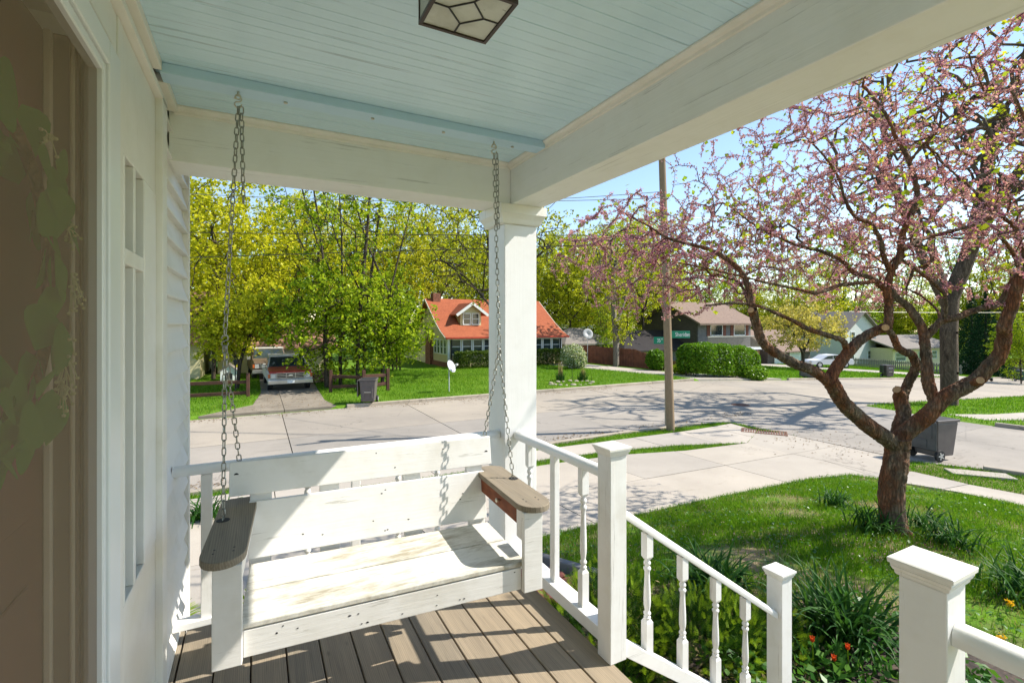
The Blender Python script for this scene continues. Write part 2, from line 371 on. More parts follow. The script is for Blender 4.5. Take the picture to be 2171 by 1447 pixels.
m_green_sign = plain('sign_green', (.0, .22, .12), .4, var=.04)
m_signwhite = plain('sign_white', (.8, .82, .8), .5, var=.02)
m_bin = plain('grey_brown_cart_plastic', (.105, .09, .085), .5, var=.15, sc=6)
m_binlid = plain('dark_cart_lid_plastic', (.045, .05, .055), .42, var=.25, sc=5)
m_bingreen = plain('green_cart_plastic', (.01, .06, .035), .5)
m_black = plain('black_rubber', (.014, .014, .015), .7)
m_rim = plain('pale_rim', (.55, .55, .53), .4, .3)
m_cream = plain('cream_siding_paint', (.60, .54, .32), .6, var=.06)
m_beige = plain('beige_siding_paint', (.46, .43, .33), .6, var=.06)
m_greysiding = plain('grey_siding_paint', (.40, .40, .36), .6, var=.06)
m_lightsiding = plain('pale_grey_siding', (.55, .56, .55), .6, var=.06)
m_brick = plain('old_brick', (.21, .085, .05), .85, var=.45, sc=9)
m_dark = plain('dark_brown_siding', (.075, .062, .055), .7, var=.2)
m_darkgrey = plain('slate_board_siding', (.13, .13, .135), .7, var=.2)
m_tanwall = plain('ochre_siding', (.38, .24, .10), .7, var=.1)
m_whitetrim = plain('white_house_trim', (.74, .77, .78), .5, var=.04)
m_win = glass('window_glass')
m_win2 = glass('pale_window_glass', (.07, .09, .10))
def roofm(name, c1, c2):
    m = NT(name); br = m.n('TexBrick'); br.inputs['Scale'].default_value = 1; br.offset = .5
    br.inputs['Color1'].default_value = (*c1, 1); br.inputs['Color2'].default_value = (*c2, 1); br.inputs['Mortar'].default_value = (*[q*.45 for q in c1], 1)
    br.inputs['Mortar Size'].default_value = .012; br.inputs['Brick Width'].default_value = .3; br.inputs['Row Height'].default_value = .11
    v = m.pos((1, 1, 1)); sx = m.n('SeparateXYZ'); m.l(v, sx.inputs[0]); cb = m.n('CombineXYZ')
    ad = m.n('Math', operation='ADD'); m.l(sx.outputs['Y'], ad.inputs[0]); m.l(sx.outputs['Z'], ad.inputs[1]); m.l(sx.outputs['X'], cb.inputs[0]); m.l(ad.outputs[0], cb.inputs[1]); m.l(cb.outputs[0], br.inputs['Vector'])
    n = m.noise(m.pos((.9, .5, .9)), 1, 6, .7); n2 = m.noise(m.pos((5, 9, 9)), 1, 3, .7); c = m.mix(.5, br.outputs['Color'], m.ramp(n, [(.3, c1), (.7, c2)])); c = m.mix(m.ramp(n2, [(.5, g3(0)), (.72, g3(.6))]), c, tuple(q*.45 for q in c2))
    m.col(c).rough(.9, .2).bump(br.outputs['Fac'], .3, .02); return m.mat
m_redroof = roofm('red_shingles', (.40, .12, .055), (.30, .085, .04))
m_brownroof = roofm('brown_shingles', (.28, .20, .155), (.21, .15, .12))
m_greyroof = roofm('grey_brown_shingles', (.20, .18, .16), (.26, .23, .20))
m_darkroof = roofm('dark_shingles', (.028, .025, .027), (.045, .04, .04))
m_tanroof = roofm('rust_brown_shingles', (.30, .16, .11), (.38, .22, .16))
m_carwhite = plain('white_car_paint', (.72, .73, .74), .25, var=.03)
m_trkgrey = plain('faded_white_truck_paint', (.50, .49, .46), .45, var=.15, sc=3)
m_trkred = plain('faded_red_truck_paint', (.40, .045, .025), .4, var=.35, sc=3)
m_trkbrown = plain('rusty_brown_truck_paint', (.11, .075, .05), .5, var=.35, sc=3)
m_chrome = plain('dull_chrome', (.55, .54, .5), .3, .8)
m_amber = plain('amber_lens', (.55, .12, .02), .3)
m_dish = plain('grey_dish', (.42, .43, .44), .5, var=.06)
m_rust = plain('rusty_iron', (.16, .07, .04), .8, var=.4, sc=20)
m_door = plain('dark_red_door', (.12, .022, .015), .5, var=.2)
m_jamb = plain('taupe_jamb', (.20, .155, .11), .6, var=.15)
m_jamblit = plain('jamb_edge_bright_streak', (.70, .62, .48), .5, var=.1)  # pale tone imitates the bright reflected streak along the door jamb
m_alu = plain('white_aluminium_frame', (.74, .77, .77), .35, var=.03)
m_wreath = leafm('eucalyptus_leaves', [(.03, .14, .025), (.06, .24, .035), (.13, .34, .06)], .3, .2)
m_berry = plain('pale_berry_stems', (.55, .55, .30), .6)
def screen_mat():
    m = NT('insect_screen'); t = m.n('BsdfTransparent'); d = m.n('BsdfDiffuse'); d.inputs[0].default_value = (.29, .225, .15, 1)
    mx = m.n('MixShader'); mx.inputs[0].default_value = .52; m.l(t.outputs[0], mx.inputs[1]); m.l(d.outputs[0], mx.inputs[2])
    m.l(mx.outputs[0], m.out.inputs['Surface']); m.t.nodes.remove(m.p); return m.mat
m_screen = screen_mat()
m_roofdeck = plain('porch_roof_shingles', (.12, .11, .10), .9)

# ================================================================== THE PORCH
CEIL = 2.56; BB = 2.30
# ---- floor
pf = empty('porch_floor', kind='structure')
x0 = AtZ(744, 1343, 0).x; PIT = .1465
k0 = math.ceil((x0-1.52)/PIT)
pl = MB().box(-.0700, -2.6, -.032, .0700, 2.97, 0).mesh('deck_plank', bevel=.003, seg=1)
pl.materials.append(m_deck)
xs = [x0+(i+.5)*PIT for i in range(-8, 14) if -.36 < x0+i*PIT and x0+(i+1)*PIT < 1.56]
for x in xs:
    o = link('deck_plank', pl, parent=pf); o.location = (x, 0, 0)
XE = xs[-1]+PIT/2
MB().box(-.36, -2.6, -.032, xs[0]-PIT/2-.004, 2.97, -.001).build('deck_plank', m_deck, pf)
MB().box(XE-.03, -2.6, -.22, XE-.012, 2.965, -.034).box(-.36, 2.945, -.22, XE-.031, 2.963, -.034).build('rim_board', m_deck, pf)
MB().box(XE-.10, -2.6, -1.0, XE-.06, 2.90, -.05).box(-.36, 2.86, -1.0, XE-.11, 2.90, -.05).build('skirt_panel', m_darkwood, pf)
# ---- ceiling
pc = empty('porch_ceiling', kind='structure')
yy = .25; bw = .0500
prof = [(0, -.0045), (.0014, -.0065), (.0483, -.0065), (.0497, -.0045), (.0497, .012), (0, .012)]
cb = MB().prism(prof, lambda p, q, t: (t, p, q), -.358, 1.418).mesh('ceiling_plank'); cb.materials.append(m_blue)
n = 0
while yy < 2.70:
    o = link('ceiling_plank', cb, parent=pc); o.location = (0, yy, CEIL+rng.uniform(-.0012, .0012)); yy += bw
MB().box(-.358, -2.6, CEIL-.004, 1.418, .248, CEIL+.02).build('ceiling_panel', m_blue, pc)
MB().box(-6.2, -4.2, CEIL+.30, 1.86, 3.5, CEIL+.40).box(1.43, -4.2, CEIL+.07, 1.86, 3.16, CEIL+.298).box(-.33, 2.72, CEIL+.07, 1.428, 3.16, CEIL+.298).build('roof_slab', m_roofdeck, pc)
# ---- beams
fb = empty('front_beam', (1.53, 0, BB), 'long cream painted beam along the porch front under the blue ceiling', 'beam')
MB().box(-.11, -2.6, 0, .11, 2.95, CEIL+.07-BB).build('beam_casing', m_beam_y, fb, bevel=.004)
crown = [(0, 0), (0, .008), (-.010, .012), (-.014, .022), (-.026, .026), (-.036, .036), (-.036, .044), (0, .044)]
MB().prism(crown, lambda p, q, t: (-.1085+p, t, CEIL-.051-BB+q), -2.6, 2.709).build('crown_moulding', m_crown, fb)
sb = empty('side_beam', (.53, 2.83, BB), 'cream painted beam crossing the porch end above the street view', 'beam')
MB().box(-.89, -.12, 0, .889, .12, CEIL+.07-BB).build('beam_casing', m_beam_x, sb, bevel=.004)
MB().prism(crown, lambda p, q, t: (t, -.1185+p, CEIL-.051-BB+q), -.87, .853).build('crown_moulding', m_crown, sb)
# ---- column
pcw = empty('porch_column', (1.504, 2.85, 0), 'square white painted porch column where the two beams meet', 'column')
MB().box(-.117, -.12, 0, .117, .12, 2.18).build('shaft', m_col, pcw, bevel=.004)
cp = [(.0, .0), (.018, .004), (.022, .012), (.028, .034), (.042, .056), (.048, .062), (.048, .118)]
c = MB()
for (a, z), (b, z2) in zip(cp[:-1], cp[1:]):
    c.frustum((0, 0), .235+2*a, .241+2*a, .235+2*b, .241+2*b, 2.181+z, 2.181+z2)
c.build('capital', m_trim, pcw)
# ---- house wall with sidelight, trim and siding
hw = empty('house_wall', (-.36, 2.4, 0), 'white lap sided house wall with narrow sidelight window beside the screen door', 'house')
XW = -.36
def hb(name, m, *bs, bevel=.002, par=None, org=(-.36, 2.4, 0)):
    b = MB()
    for q in bs: b.box(q[0]-org[0], q[1]-org[1], q[2]-org[2], q[3]-org[0], q[4]-org[1], q[5]-org[2])
    return b.build(name, m, par or hw, bevel=bevel, seg=1)
hb('wall_core', m_siding, (-6, -4, -1.7, -.56, 3.30, CEIL+.15), (-.559, 1.64, -1.7, -.42, 3.30, CEIL+.15), (-.559, -4, -1.0, -.42, .62, CEIL+.15), (-.559, .621, 2.34, -.42, 1.639, CEIL+.15), bevel=0)
sp = [(-.006, .0), (.026, 0), (.0285, .003), (.0275, .009), (.022, .028), (.0125, .056), (.005, .084), (.001, .110), (.0, .128), (-.012, .128), (-.012, .001)]
EXP = .127
sd = MB().prism(sp, lambda p, q, t: (p, t, q), 0, .760).mesh('siding_plank'); sd.materials.append(m_siding)
for i in range(22):
    o = link('siding_plank', sd, parent=hw); o.location = (-.012, 2.504-2.4, .02+i*EXP)
o = link('siding_plank', sd, parent=hw); o.location = (-.012, 2.504-2.4, .02-EXP)
for i in range(2, 13):
    o = link('siding_plank', sd, parent=hw); o.location = (-.012, 2.504-2.4, .02-EXP*i)
hb('corner_board', m_trim, (-.40, 3.266, -1.7, -.340, 3.312, 2.9))
hb('baseboard', m_trim, (-.356, 2.51, -.0, -.340, 2.98, .022))
hb('trim_board', m_trim, (-.42, 2.395, 0, -.338, 2.50, 2.47))
hb('casing', m_trim, (-.42, 1.748, 0, -.366, 1.80, 2.455), (-.42, 1.803, 0, -.362, 1.862, 2.455))
hb('head_moulding', m_crown, (-.42, -2.5, 2.458, -.338, 2.50, 2.485), (-.42, -2.5, 2.486, -.350, 2.50, 2.515))
hb('wall_crown', m_crown, (-.42, -2.5, 2.516, -.322, 2.26, 2.552), (-.42, 2.37, 2.516, -.322, 2.675, 2.552))
hb('upper_panel', m_trim, (-.42, .60, 2.345, -.364, 1.745, 2.455), (-.42, 1.865, 2.07, -.363, 2.392, 2.455))
hb('lower_panel', m_trim, (-.42, 1.865, 0, -.363, 2.392, .68))
wf = hb('window', m_trim, (-.42, 1.8655, .682, -.360, 1.878, 2.068), (-.42, 2.165, .682, -.360, 2.391, 2.068), (-.42, 1.879, 1.735, -.361, 2.164, 1.785), bevel=.003)
def sub(name, m, par, *bs, bevel=.002):
    b = MB()
    for q in bs: b.box(*q)
    b.v = [(x+.36, y-2.4, z) for x, y, z in b.v]
    return b.build(name, m, par, bevel=bevel, seg=1)
for z0, z1 in ((.682, 1.734), (1.786, 2.068)):
    sub('muntin', m_trim, wf, (-.41, 2.006, z0, -.362, 2.036, z1))
    for y0, y1 in ((1.879, 2.005), (2.037, 2.164)):
        sub('pane', m_win2, wf, (-.396, y0, z0, -.390, y1, z1), bevel=0)
# ---- screen door, front door, wreath
scd = empty('screen_door', (-.36, 1.2, 0), 'white framed storm door with brown insect screen nearest the viewer', 'door')
def db(name, m, par, *bs, bevel=.003, org=(-.36, 1.2, 0)):
    b = MB()
    for q in bs: b.box(q[0]-org[0], q[1]-org[1], q[2]-org[2], q[3]-org[0], q[4]-org[1], q[5]-org[2])
    return b.build(name, m, par, bevel=bevel, seg=1)
db('frame', m_alu, scd, (-.40, 1.632, 0, -.345, 1.744, 2.30), (-.40, .62, 2.235, -.345, 1.631, 2.30), (-.40, .50, 0, -.345, .619, 2.30))
db('sash', m_alu, scd, (-.385, 1.600, .05, -.352, 1.628, 2.232), (-.385, .65, 2.205, -.352, 1.599, 2.232), (-.385, .622, .05, -.352, .649, 2.232))
MB().add([(-.005, -.55, .06), (-.005, .40, .06), (-.005, .40, 2.204), (-.005, -.55, 2.204)], [(0, 1, 2, 3)]).build('screen', m_screen, scd, fix=False)
fd = empty('front_door', (-.47, 1.2, 0), 'dark red front door seen dimly through the brown insect screen', 'door')
MB().box(-.05, -.58, 0, 0, .41, 2.28).build('door_leaf', m_door, fd, bevel=.003)
for y0, y1, z0, z1 in ((-.45, -.12, .2, .95), (0, .30, .2, .95), (-.45, -.12, 1.1, 2.1), (0, .30, 1.1, 2.1)):
    MB().box(.001, y0, z0, .008, y1, z1).build('door_panel', m_door, fd, bevel=.006)
db('jamb', m_jamb, fd, (-.50, 1.612, 0, -.405, 1.638, 2.28), org=(-.47, 1.2, 0))
db('streak_door_stop', m_jamblit, fd, (-.468, 1.594, 0, -.452, 1.611, 2.28), (-.420, 1.604, 0, -.410, 1.6115, 2.28), org=(-.47, 1.2, 0))  # stop strips coloured pale to draw streaks of reflected light
wr = empty('wreath', (-.42, 1.2, 1.64), 'green eucalyptus wreath with pale berries hanging behind the insect screen', 'wreath')
def leafshape(L, W, n=7, cup=.12):
    vs = [(0, 0, 0)]; fs = []
    for i in range(1, n):
        t = i/n; wdt = W*math.sin(math.pi*t**.8)*.5
        vs += [(-wdt, L*t, cup*wdt), (0, L*t, 0), (wdt, L*t, cup*wdt)]
    vs.append((0, L, 0)); k = len(vs)-1
    fs = [(0, 2, 1), (0, 3, 2)]
    for i in range(n-2):
        a = 1+3*i; fs += [(a, a+1, a+4, a+3), (a+1, a+2, a+5, a+4)]
    a = 1+3*(n-2); fs += [(a, a+1, k), (a+1, a+2, k)]
    return vs, fs
lv, lf = leafshape(.10, .095)
lm = MB().add(lv, lf).mesh('leaf', fix=False, smooth=60); lm.materials.append(m_wreath)
for i in range(64):
    a = rng.uniform(0, 2*math.pi); r = rng.uniform(.20, .34)
    o = link('leaf', lm, parent=wr); o.location = (rng.uniform(-.03, .035), r*math.cos(a)*.9, r*math.sin(a)*1.12)
    q = Matrix.Rotation(a+rng.uniform(-.9, .9)-math.pi/2, 4, 'X') @ Matrix.Rotation(R(90)+rng.uniform(-.5, .5), 4, 'Y')
    o.rotation_euler = q.to_euler(); s = rng.uniform(.75, 1.3); o.scale = (s, s, s)
for i in range(9):
    a = rng.uniform(-1.3, 1.2); b = MB(); c0 = Vector((.03, .30*math.cos(a), .36*math.sin(a)))
    for j in range(9):
        e = c0+Vector((rng.uniform(-.01, .02), rng.uniform(-.04, .05), rng.uniform(-.08, .01)))
        b.tube([c0, (c0+e)/2+Vector((0, .005, .005)), e], .0012, 4); b.lathe([(.0005, -.003), (.004, -.001), (.004, .003), (.0005, .005)], e, 6)
    b.build('berry_spray', m_berry, wr, fix=False)
ring = [(0, .27*math.cos(t*.2618), .31*math.sin(t*.2618)) for t in range(24)]
MB().tube(ring, .012, 6, closed=True).build('wreath_ring', m_rbbark, wr)

# ---- swing board and ceiling lamp
swb = empty('swing_beam', (.53, 2.3145, CEIL-.008), 'pale blue board bolted flat under the ceiling holding the swing hooks', 'beam')
MB().box(-.862, -.0475, -.04, .872, .0475, 0).build('board', m_blue2, swb, bevel=.003)
for x in (-.42, -.05, .30, .70):
    MB().lathe([(.008, -.0012), (.008, .004)], (x, rng.uniform(-.015, .015), -.0442), 8).build('bolt', m_steel, swb)
cl = empty('ceiling_lamp', (.536, 1.297, CEIL), 'square bronze ceiling lamp with leaded seedy glass panes', 'lamp')
zb = HC+.89-CEIL; h = .11
f = MB()
for sx in (-1, 1):
    f.box(sx*h-.010*(sx > 0), -h, zb, sx*h+.010*(sx < 0), h, zb+.012); f.box(-h+.010, sx*h-.010*(sx > 0), zb, h-.010, sx*h+.010*(sx < 0), zb+.012)
    f.box(sx*h-.006*(sx > 0), -h+.010, -.022, sx*h+.006*(sx < 0), h-.010, -.008); f.box(-h, sx*h-.006*(sx > 0), -.022, h, sx*h+.006*(sx < 0), -.008)
    for sy in (-1, 1): f.box(sx*h, sy*h, zb+.0125, sx*h-sx*.006, sy*h-sy*.006, -.0225)
f.build('frame', m_bronze, cl)
MB().box(-.06, -.06, -.0075, .06, .06, -.0005).build('ceiling_plate', m_bronze, cl)
def lp(x, y):
    p = AtZ(860+x/8.04, y/8.04, HC+.89); return (p.x-.536, p.y-1.297)
P1, P2, P3, P4 = lp(735, 150), lp(1170, 60), lp(1330, 350), lp(925, 430)
e1, e3, e4 = lp(480, 66), lp(1575, 428), lp(828, 572); hh = h-.0105
e1 = (-hh, e1[1]); e3 = (hh, e3[1]); e4 = (e4[0], hh); e2 = (.02, -hh)
def pane(poly):
    cx = sum(p[0] for p in poly)/len(poly); cy = sum(p[1] for p in poly)/len(poly)
    pp = [(cx+(x-cx)*.985, cy+(y-cy)*.985) for x, y in poly]
    MB().prism(pp, lambda p, q, t: (p, q, t), zb+.005, zb+.008).build('pane', m_lampglass, cl)
pane([P1, P2, P3, P4]); pane([(-hh, hh), e1, P1, P4, e4]); pane([(hh, hh), e4, P4, P3, e3]); pane([(hh, -hh), e3, P3, P2, e2]); pane([(-hh, -hh), e2, P2, P1, e1])
cm = MB()
for a, b in ((P1, P2), (P2, P3), (P3, P4), (P4, P1), (P1, e1), (P2, e2), (P3, e3), (P4, e4)):
    cm.bar((*a, zb+.004), (*b, zb+.004), .0042, .004)
cm.build('came', m_came, cl)
for sx in (-1, 1):
    MB().box(sx*(h-.003), -h+.007, zb+.013, sx*(h-.005), h-.007, -.023).build('side_pane', m_lampglass, cl)
    MB().box(-h+.007, sx*(h-.003), zb+.013, h-.007, sx*(h-.005), -.023).build('side_pane', m_lampglass, cl)

# ---- railings
def newel(x, y, z0, z1, label, name='newel_post', s=.094):
    e = empty(name, (x, y, z0), label, 'post', 'newel posts of the porch')
    H = z1-z0; zt = H-.062
    MB().box(-s/2, -s/2, 0, s/2, s/2, zt).build('shaft', m_bal, e, bevel=.003)
    c = MB(); zz = zt+.0005
    for a, b, d in ((s+.002, s+.012, .004), (s+.012, s+.014, .008), (s+.018, s+.026, .010), (s+.026, s+.026, .006), (s+.034, s+.036, .012)):
        c.frustum((0, 0), a, a, b, b, zz, zz+d); zz += d+.0003
    c.frustum((0, 0), s+.030, s+.030, .002, .002, zz, zz+.022)
    c.build('cap', m_trim, e, bevel=.0012, seg=1)
    return e
newel(1.462, 1.775, 0, AtX(1297, 934, 1.462).z, 'tall white newel post at the head of the porch steps beside the swing')
pB = AtY(1652, 1198, 1.775)
zg = Tz(pB.x, pB.y)
newel(pB.x, 1.775, zg, pB.z, 'white newel post at the foot of the stair handrail with peeling cap')
pN = AtX(1975, 1172, 1.43)
newel(1.43, pN.y, 0, pN.z, 'large white newel post nearest the viewer with clean pyramid cap')
def turned(h, lo, hi, s=.040, nm='baluster'):
    q = s/2; b = MB(); b.box(-q, -q, 0, q, q, lo); b.box(-q, -q, h-hi, q, q, h)
    b.frustum((0, 0), s, s, s*.62, s*.62, lo, lo+.014); b.frustum((0, 0), s*.62, s*.62, s, s, h-hi-.014, h-hi)
    L = h-lo-hi-.028; z0 = lo+.014
    pr = [(.012, 0), (.017, .018), (.017, .034), (.011, .05), (.012, .065), (.018, .085), (.018, .105), (.0125, .125), (.0125, .15), (.0165, .22), (.0175, .30), (.0165, .45), (.014, .62), (.0125, .74), (.0125, .80), (.018, .835), (.018, .86), (.011, .885), (.012, .90), (.017, .925), (.017, .95), (.012, .98), (.012, 1)]
    b.lathe([(r, z0+z*L) for r, z in pr], n=14)
    return b.mesh(nm, smooth=50)
def squarebal(h, s=.047): q = s/2; return MB().box(-q, -q*.75, 0, q, q*.75, h).mesh('baluster', bevel=.003, seg=1)
RT = .855; RB = .075
h = RT-.045-RB-.035
tb = turned(h, .17, .13); tb.materials.append(m_bal); sq = squarebal(h); sq.materials.append(m_bal)
def hrail(name, a, b, label, pos, group, m):
    e = empty(name, (0, 0, 0), label, 'railing', group)
    ax = 'x' if abs(b[0]-a[0]) > abs(b[1]-a[1]) else 'y'
    rr = [(.030*math.cos(t), .026*math.sin(t)) for t in [i*math.pi/7-.35 for i in range(9)]]+[(-.028, -.020), (.028, -.020)]
    if ax == 'x':
        fn = lambda p, q, t: (t, a[1]+p, RT-.02+q); u, v = a[0], b[0]
    else: fn = lambda p, q, t: (a[0]+p, t, RT-.02+q); u, v = a[1], b[1]
    MB().prism(rr, fn, u, v).build('top_rail', m, e, smooth=40)
    bx = MB()
    if ax == 'x': bx.box(a[0], a[1]-.032, RB, b[0], a[1]+.032, RB+.035)
    else: bx.box(a[0]-.045, a[1], RB-.03, a[0]+.045, b[1], RB+.035)
    bx.build('bottom_rail', m, e, bevel=.004)
    for p, t in pos:
        o = link('baluster', tb if t else sq, parent=e)
        o.location = (p, a[1], RB+.0352) if ax == 'x' else (a[0], p, RB+.0352)
        if ax != 'x' and not t: o.rotation_euler = (0, 0, R(90))
    return e
hrail('porch_railing', (-.358, 2.815, 0), (1.386, 2.815, 0), 'white balustrade across the porch end behind the swing', [(-.22, 0), (.01, 1), (.24, 1), (.49, 0), (.73, 1), (.97, 1), (1.2, 0)], 'white porch balustrades', m_rail)
hrail('porch_railing', (1.478, 1.824, 0), (1.478, 2.729, 0), 'short white balustrade between the column and the tall newel post', [(2.57, 1), (2.29, 0), (2.02, 1)], 'white porch balustrades', m_rail_y)
hrail('porch_railing', (1.43, -2.2, 0), (1.43, pN.y-.048, 0), 'white handrail running from the large nearest newel post out of view', [(pN.y-.30, 1), (pN.y-.55, 0), (pN.y-.8, 1), (pN.y-1.05, 1)], 'white porch balustrades', m_rail_y)
e = empty('stair_railing', (1.51, 1.775, 0), 'sloping white stair handrail with four turned balusters above the yew', 'railing')
a = AtY(1322, 1072, 1.775); b = AtY(1652, 1287, 1.775); a.x = 1.512; b.x = pB.x-.048
sl_ = (b.z-a.z)/(b.x-a.x)
rr = [(.027*math.cos(t), .024*math.sin(t)) for t in [i*math.pi/7-.35 for i in range(9)]]+[(-.024, -.020), (.024, -.020)]
MB().prism(rr, lambda p, q, t: (t-1.51, p, a.z-.022+(t-a.x)*sl_+q), a.x, b.x).build('top_rail', m_rail, e, smooth=40)
c = AtY(1313, 1350, 1.775)
bz = lambda x: c.z+(x-1.512)*sl_
MB().prism([(-.03, 0), (.03, 0), (.03, -.075), (-.03, -.075)], lambda p, q, t: (t-1.51, p, bz(t)+q), 1.512, b.x).build('bottom_rail', m_rail, e, bevel=.003)
tz = lambda x: a.z-.045+(x-a.x)*sl_
hs = tz(1.7)-bz(1.7)
ts = turned(hs+.02, .155, .115); ts.materials.append(m_bal)
for px_, py_ in ((1372, 1130), (1447, 1180), (1517, 1225), (1580, 1270)):
    x = AtY(px_, py_, 1.775).x
    o = link('baluster', ts, parent=e); o.location = (x-1.51, 0, bz(x)-.012)
# ---- steps
st = empty('porch_steps', (XE, 1.16, -.9), 'weathered wooden steps leading down from the porch', 'steps')
for i in range(4):
    z = -.19*(i+1); x = XE+.01+.27*i
    MB().box(x-XE, -.58, z+.9-.035, x-XE+.29, .56, z+.9).build('tread', m_deck, st, bevel=.003)
    MB().box(x-XE-.008, -.57, z+.9-.19, x-XE-.001 if i else x-XE+.01, .55, z+.9-.036).build('riser', m_deck, st)

# ---- the swing bench (local frame: x along the seat, y towards its back)
ps = empty('porch_swing', (.48, 1.85, 0), 'white slatted porch swing bench with grey wooden armrests', 'swing', rz=R(-3.65))
MB().box(-.524, 0, .41, .524, .03, .5035).build('front_rail', m_bench, ps, bevel=.003)
MB().box(-.535, -.002, .5075, .545, .222, .528).build('seat_plank', m_seat, ps, bevel=.004)
MB().box(-.535, .233, .5065, .545, .455, .527).build('seat_plank', m_seat, ps, bevel=.004)
MB().box(-.52, .43, .41, .52, .455, .505).box(-.10, .031, .43, -.06, .429, .505).box(.3, .031, .43, .34, .429, .505).build('seat_frame', m_bench, ps)
tl = .07/.41
def by(z): return .470+(z-.54)*tl
def slat(x0, x1, z0, z1, nm='back_slat'):
    b = MB(); th = .019
    b.add([(x, by(z)+d, z) for x in (x0, x1) for z in (z0, z1) for d in (0, th)], [(0, 1, 3, 2), (4, 6, 7, 5), (0, 4, 5, 1), (2, 3, 7, 6), (0, 2, 6, 4), (1, 5, 7, 3)])
    return b.build(nm, m_bench, ps, bevel=.003)
slat(-.545, .548, .540, .772); slat(-.622, .592, .803, .944)
for x in (-.50, -.215, .17, .50):
    b = MB(); b.add([(xx, by(z)+d, z) for xx in (x-.043, x+.043) for z in (.415, .935) for d in (.0195, .05)], [(0, 1, 3, 2), (4, 6, 7, 5), (0, 4, 5, 1), (2, 3, 7, 6), (0, 2, 6, 4), (1, 5, 7, 3)])
    b.build('back_post', m_bench, ps, bevel=.003)
arm = []
for sx, x0, x1 in ((-1, -.655, -.515), (1, .515, .668)):
    n = 12; cx = (x0+x1)/2; w2 = (x1-x0)/2
    out = [(cx+w2*math.cos(math.pi+math.pi*i/n), .035+.085*math.sin(math.pi+math.pi*i/n)) for i in range(n+1)]
    bk = .60
    out += [(x1, bk-.04), (x1-.05, bk), (x0, bk)] if sx > 0 else [(x1, bk), (x0+.03, bk), (x0, bk-.03)]
    MB().prism(out, lambda p, q, t: (p, q, t), .744, .77).build('armrest', m_arm, ps, bevel=.003)
    hx = -.622 if sx < 0 else .640
    MB().lathe([(.024, 0), (.024, .0012)], (hx, .34, .7702), 16).build('chain_hole', m_black, ps)
    px0 = -.612 if sx < 0 else .524
    MB().box(px0, -.028, .405, px0+.088, -.001, .7435).build('front_post', m_bench, ps, bevel=.003)
    if sx > 0: MB().box(px0, .0, .62, px0+.036, .05, .7435).build('post_block', m_bench, ps, bevel=.002)
    xi = x0+.012 if sx > 0 else x1-.034
    MB().box(xi, .052 if sx > 0 else .0, .672, xi+.022, .56, .7435).build('arm_rail', m_redwood if sx > 0 else m_bench, ps, bevel=.002)
    for yq in (.03, .06):
        for xq in (-.03, .03): MB().lathe([(.0035, 0), (.0035, .0008)], (cx+xq, yq+.04*(xq > 0)*0, .7702), 8).build('screw', m_bolt, ps)
b = MB(); k = .527
b.lathe([(.004, 0), (.006, .006), (.010, .010), (.011, .016), (.007, .020)], (0, 0, 0), 10); b.v = [(k-z, .25+y, .71+x) for x, y, z in b.v]; b.build('knob', m_steel, ps)
for x, z in ((-.595, .93), (.565, .905)):
    b = MB(); b.lathe([(.010, 0), (.010, .003)], (0, 0, 0), 12); b.v = [(x+p, by(z)-.0035-r, z-.04+q) for p, q, r in b.v]; b.build('bolt', m_bolt, ps)
for i in range(26):      # small nail and chip marks
    x = rng.uniform(-.45, .5); z = rng.choice([.43, .47, .49]) if i < 13 else rng.uniform(.56, .93)
    if .772 < z < .803: continue
    b = MB(); b.lathe([(.002+.0015*rng.random(), 0), (.002, .0006)], (0, 0, 0), 7); yb = 0 if z < .52 else by(z)
    b.v = [(x+p*rng.uniform(.8, 2.2), yb-.0007-r, z+q) for p, q, r in b.v]; b.build('nail_mark', m_bolt, ps)

# ---- chains
L, Wd, wr_ = .0385, .021, .0026; PT = L-2*wr_*2+.001
def linkmesh():
    pts = []; r = Wd/2-wr_; s = (L-Wd)/2
    for i in range(5): t = -math.pi/2+math.pi*i/4; pts.append((r*math.sin(t+math.pi/2)*0+r*math.cos(t), 0, 0))
    pts = [(r*math.cos(t), 0, s+r*math.sin(t)) for t in [i*math.pi/5 for i in range(6)]]+[(r*math.cos(t), 0, -s+r*math.sin(t)) for t in [math.pi+i*math.pi/5 for i in range(6)]]
    return MB().tube(pts, wr_, 5, closed=True).mesh('chain_link', smooth=70)
lkm = linkmesh(); lkm.materials.append(m_metal)
def strand(par, a, b, sag=0, tw0=0):
    a, b = Vector(a), Vector(b); Ld = (b-a).length; n = max(1, round(Ld/PT))
    for i in range(n):
        t = (i+.5)/n; p = a.lerp(b, t); d = (b-a).normalized(); p.z -= sag*4*t*(1-t)
        q = d.to_track_quat('Z', 'Y').to_matrix().to_4x4() @ Matrix.Rotation(tw0+(math.pi/2 if i % 2 else 0)+rng.uniform(-.25, .25), 4, 'Z')
        o = link('chain_link', lkm, parent=par); o.location = p-par.location; o.rotation_euler = q.to_euler()
def shook(par, p, s=1.0, flip=1, z=0):
    pts = []; r = .011*s
    for i in range(9): t = R(200)-i*R(250)/8; pts.append((flip*r*math.cos(t), 0, r+r*math.sin(t)))
    for i in range(9): t = R(130)-0+i*R(250)/8; pts.append((flip*r*math.cos(t), 0, -r+r*math.sin(t)))
    b = MB().tube(pts, .0028*s, 6); o = b.build('s_hook', m_steel if z else m_metal, par, smooth=60); o.location = Vector(p)-par.location; o.rotation_euler = (0, 0, rng.uniform(-.5, .2))
def bench_w(x, y, z): return ps.matrix_basis @ Vector((x, y, z))
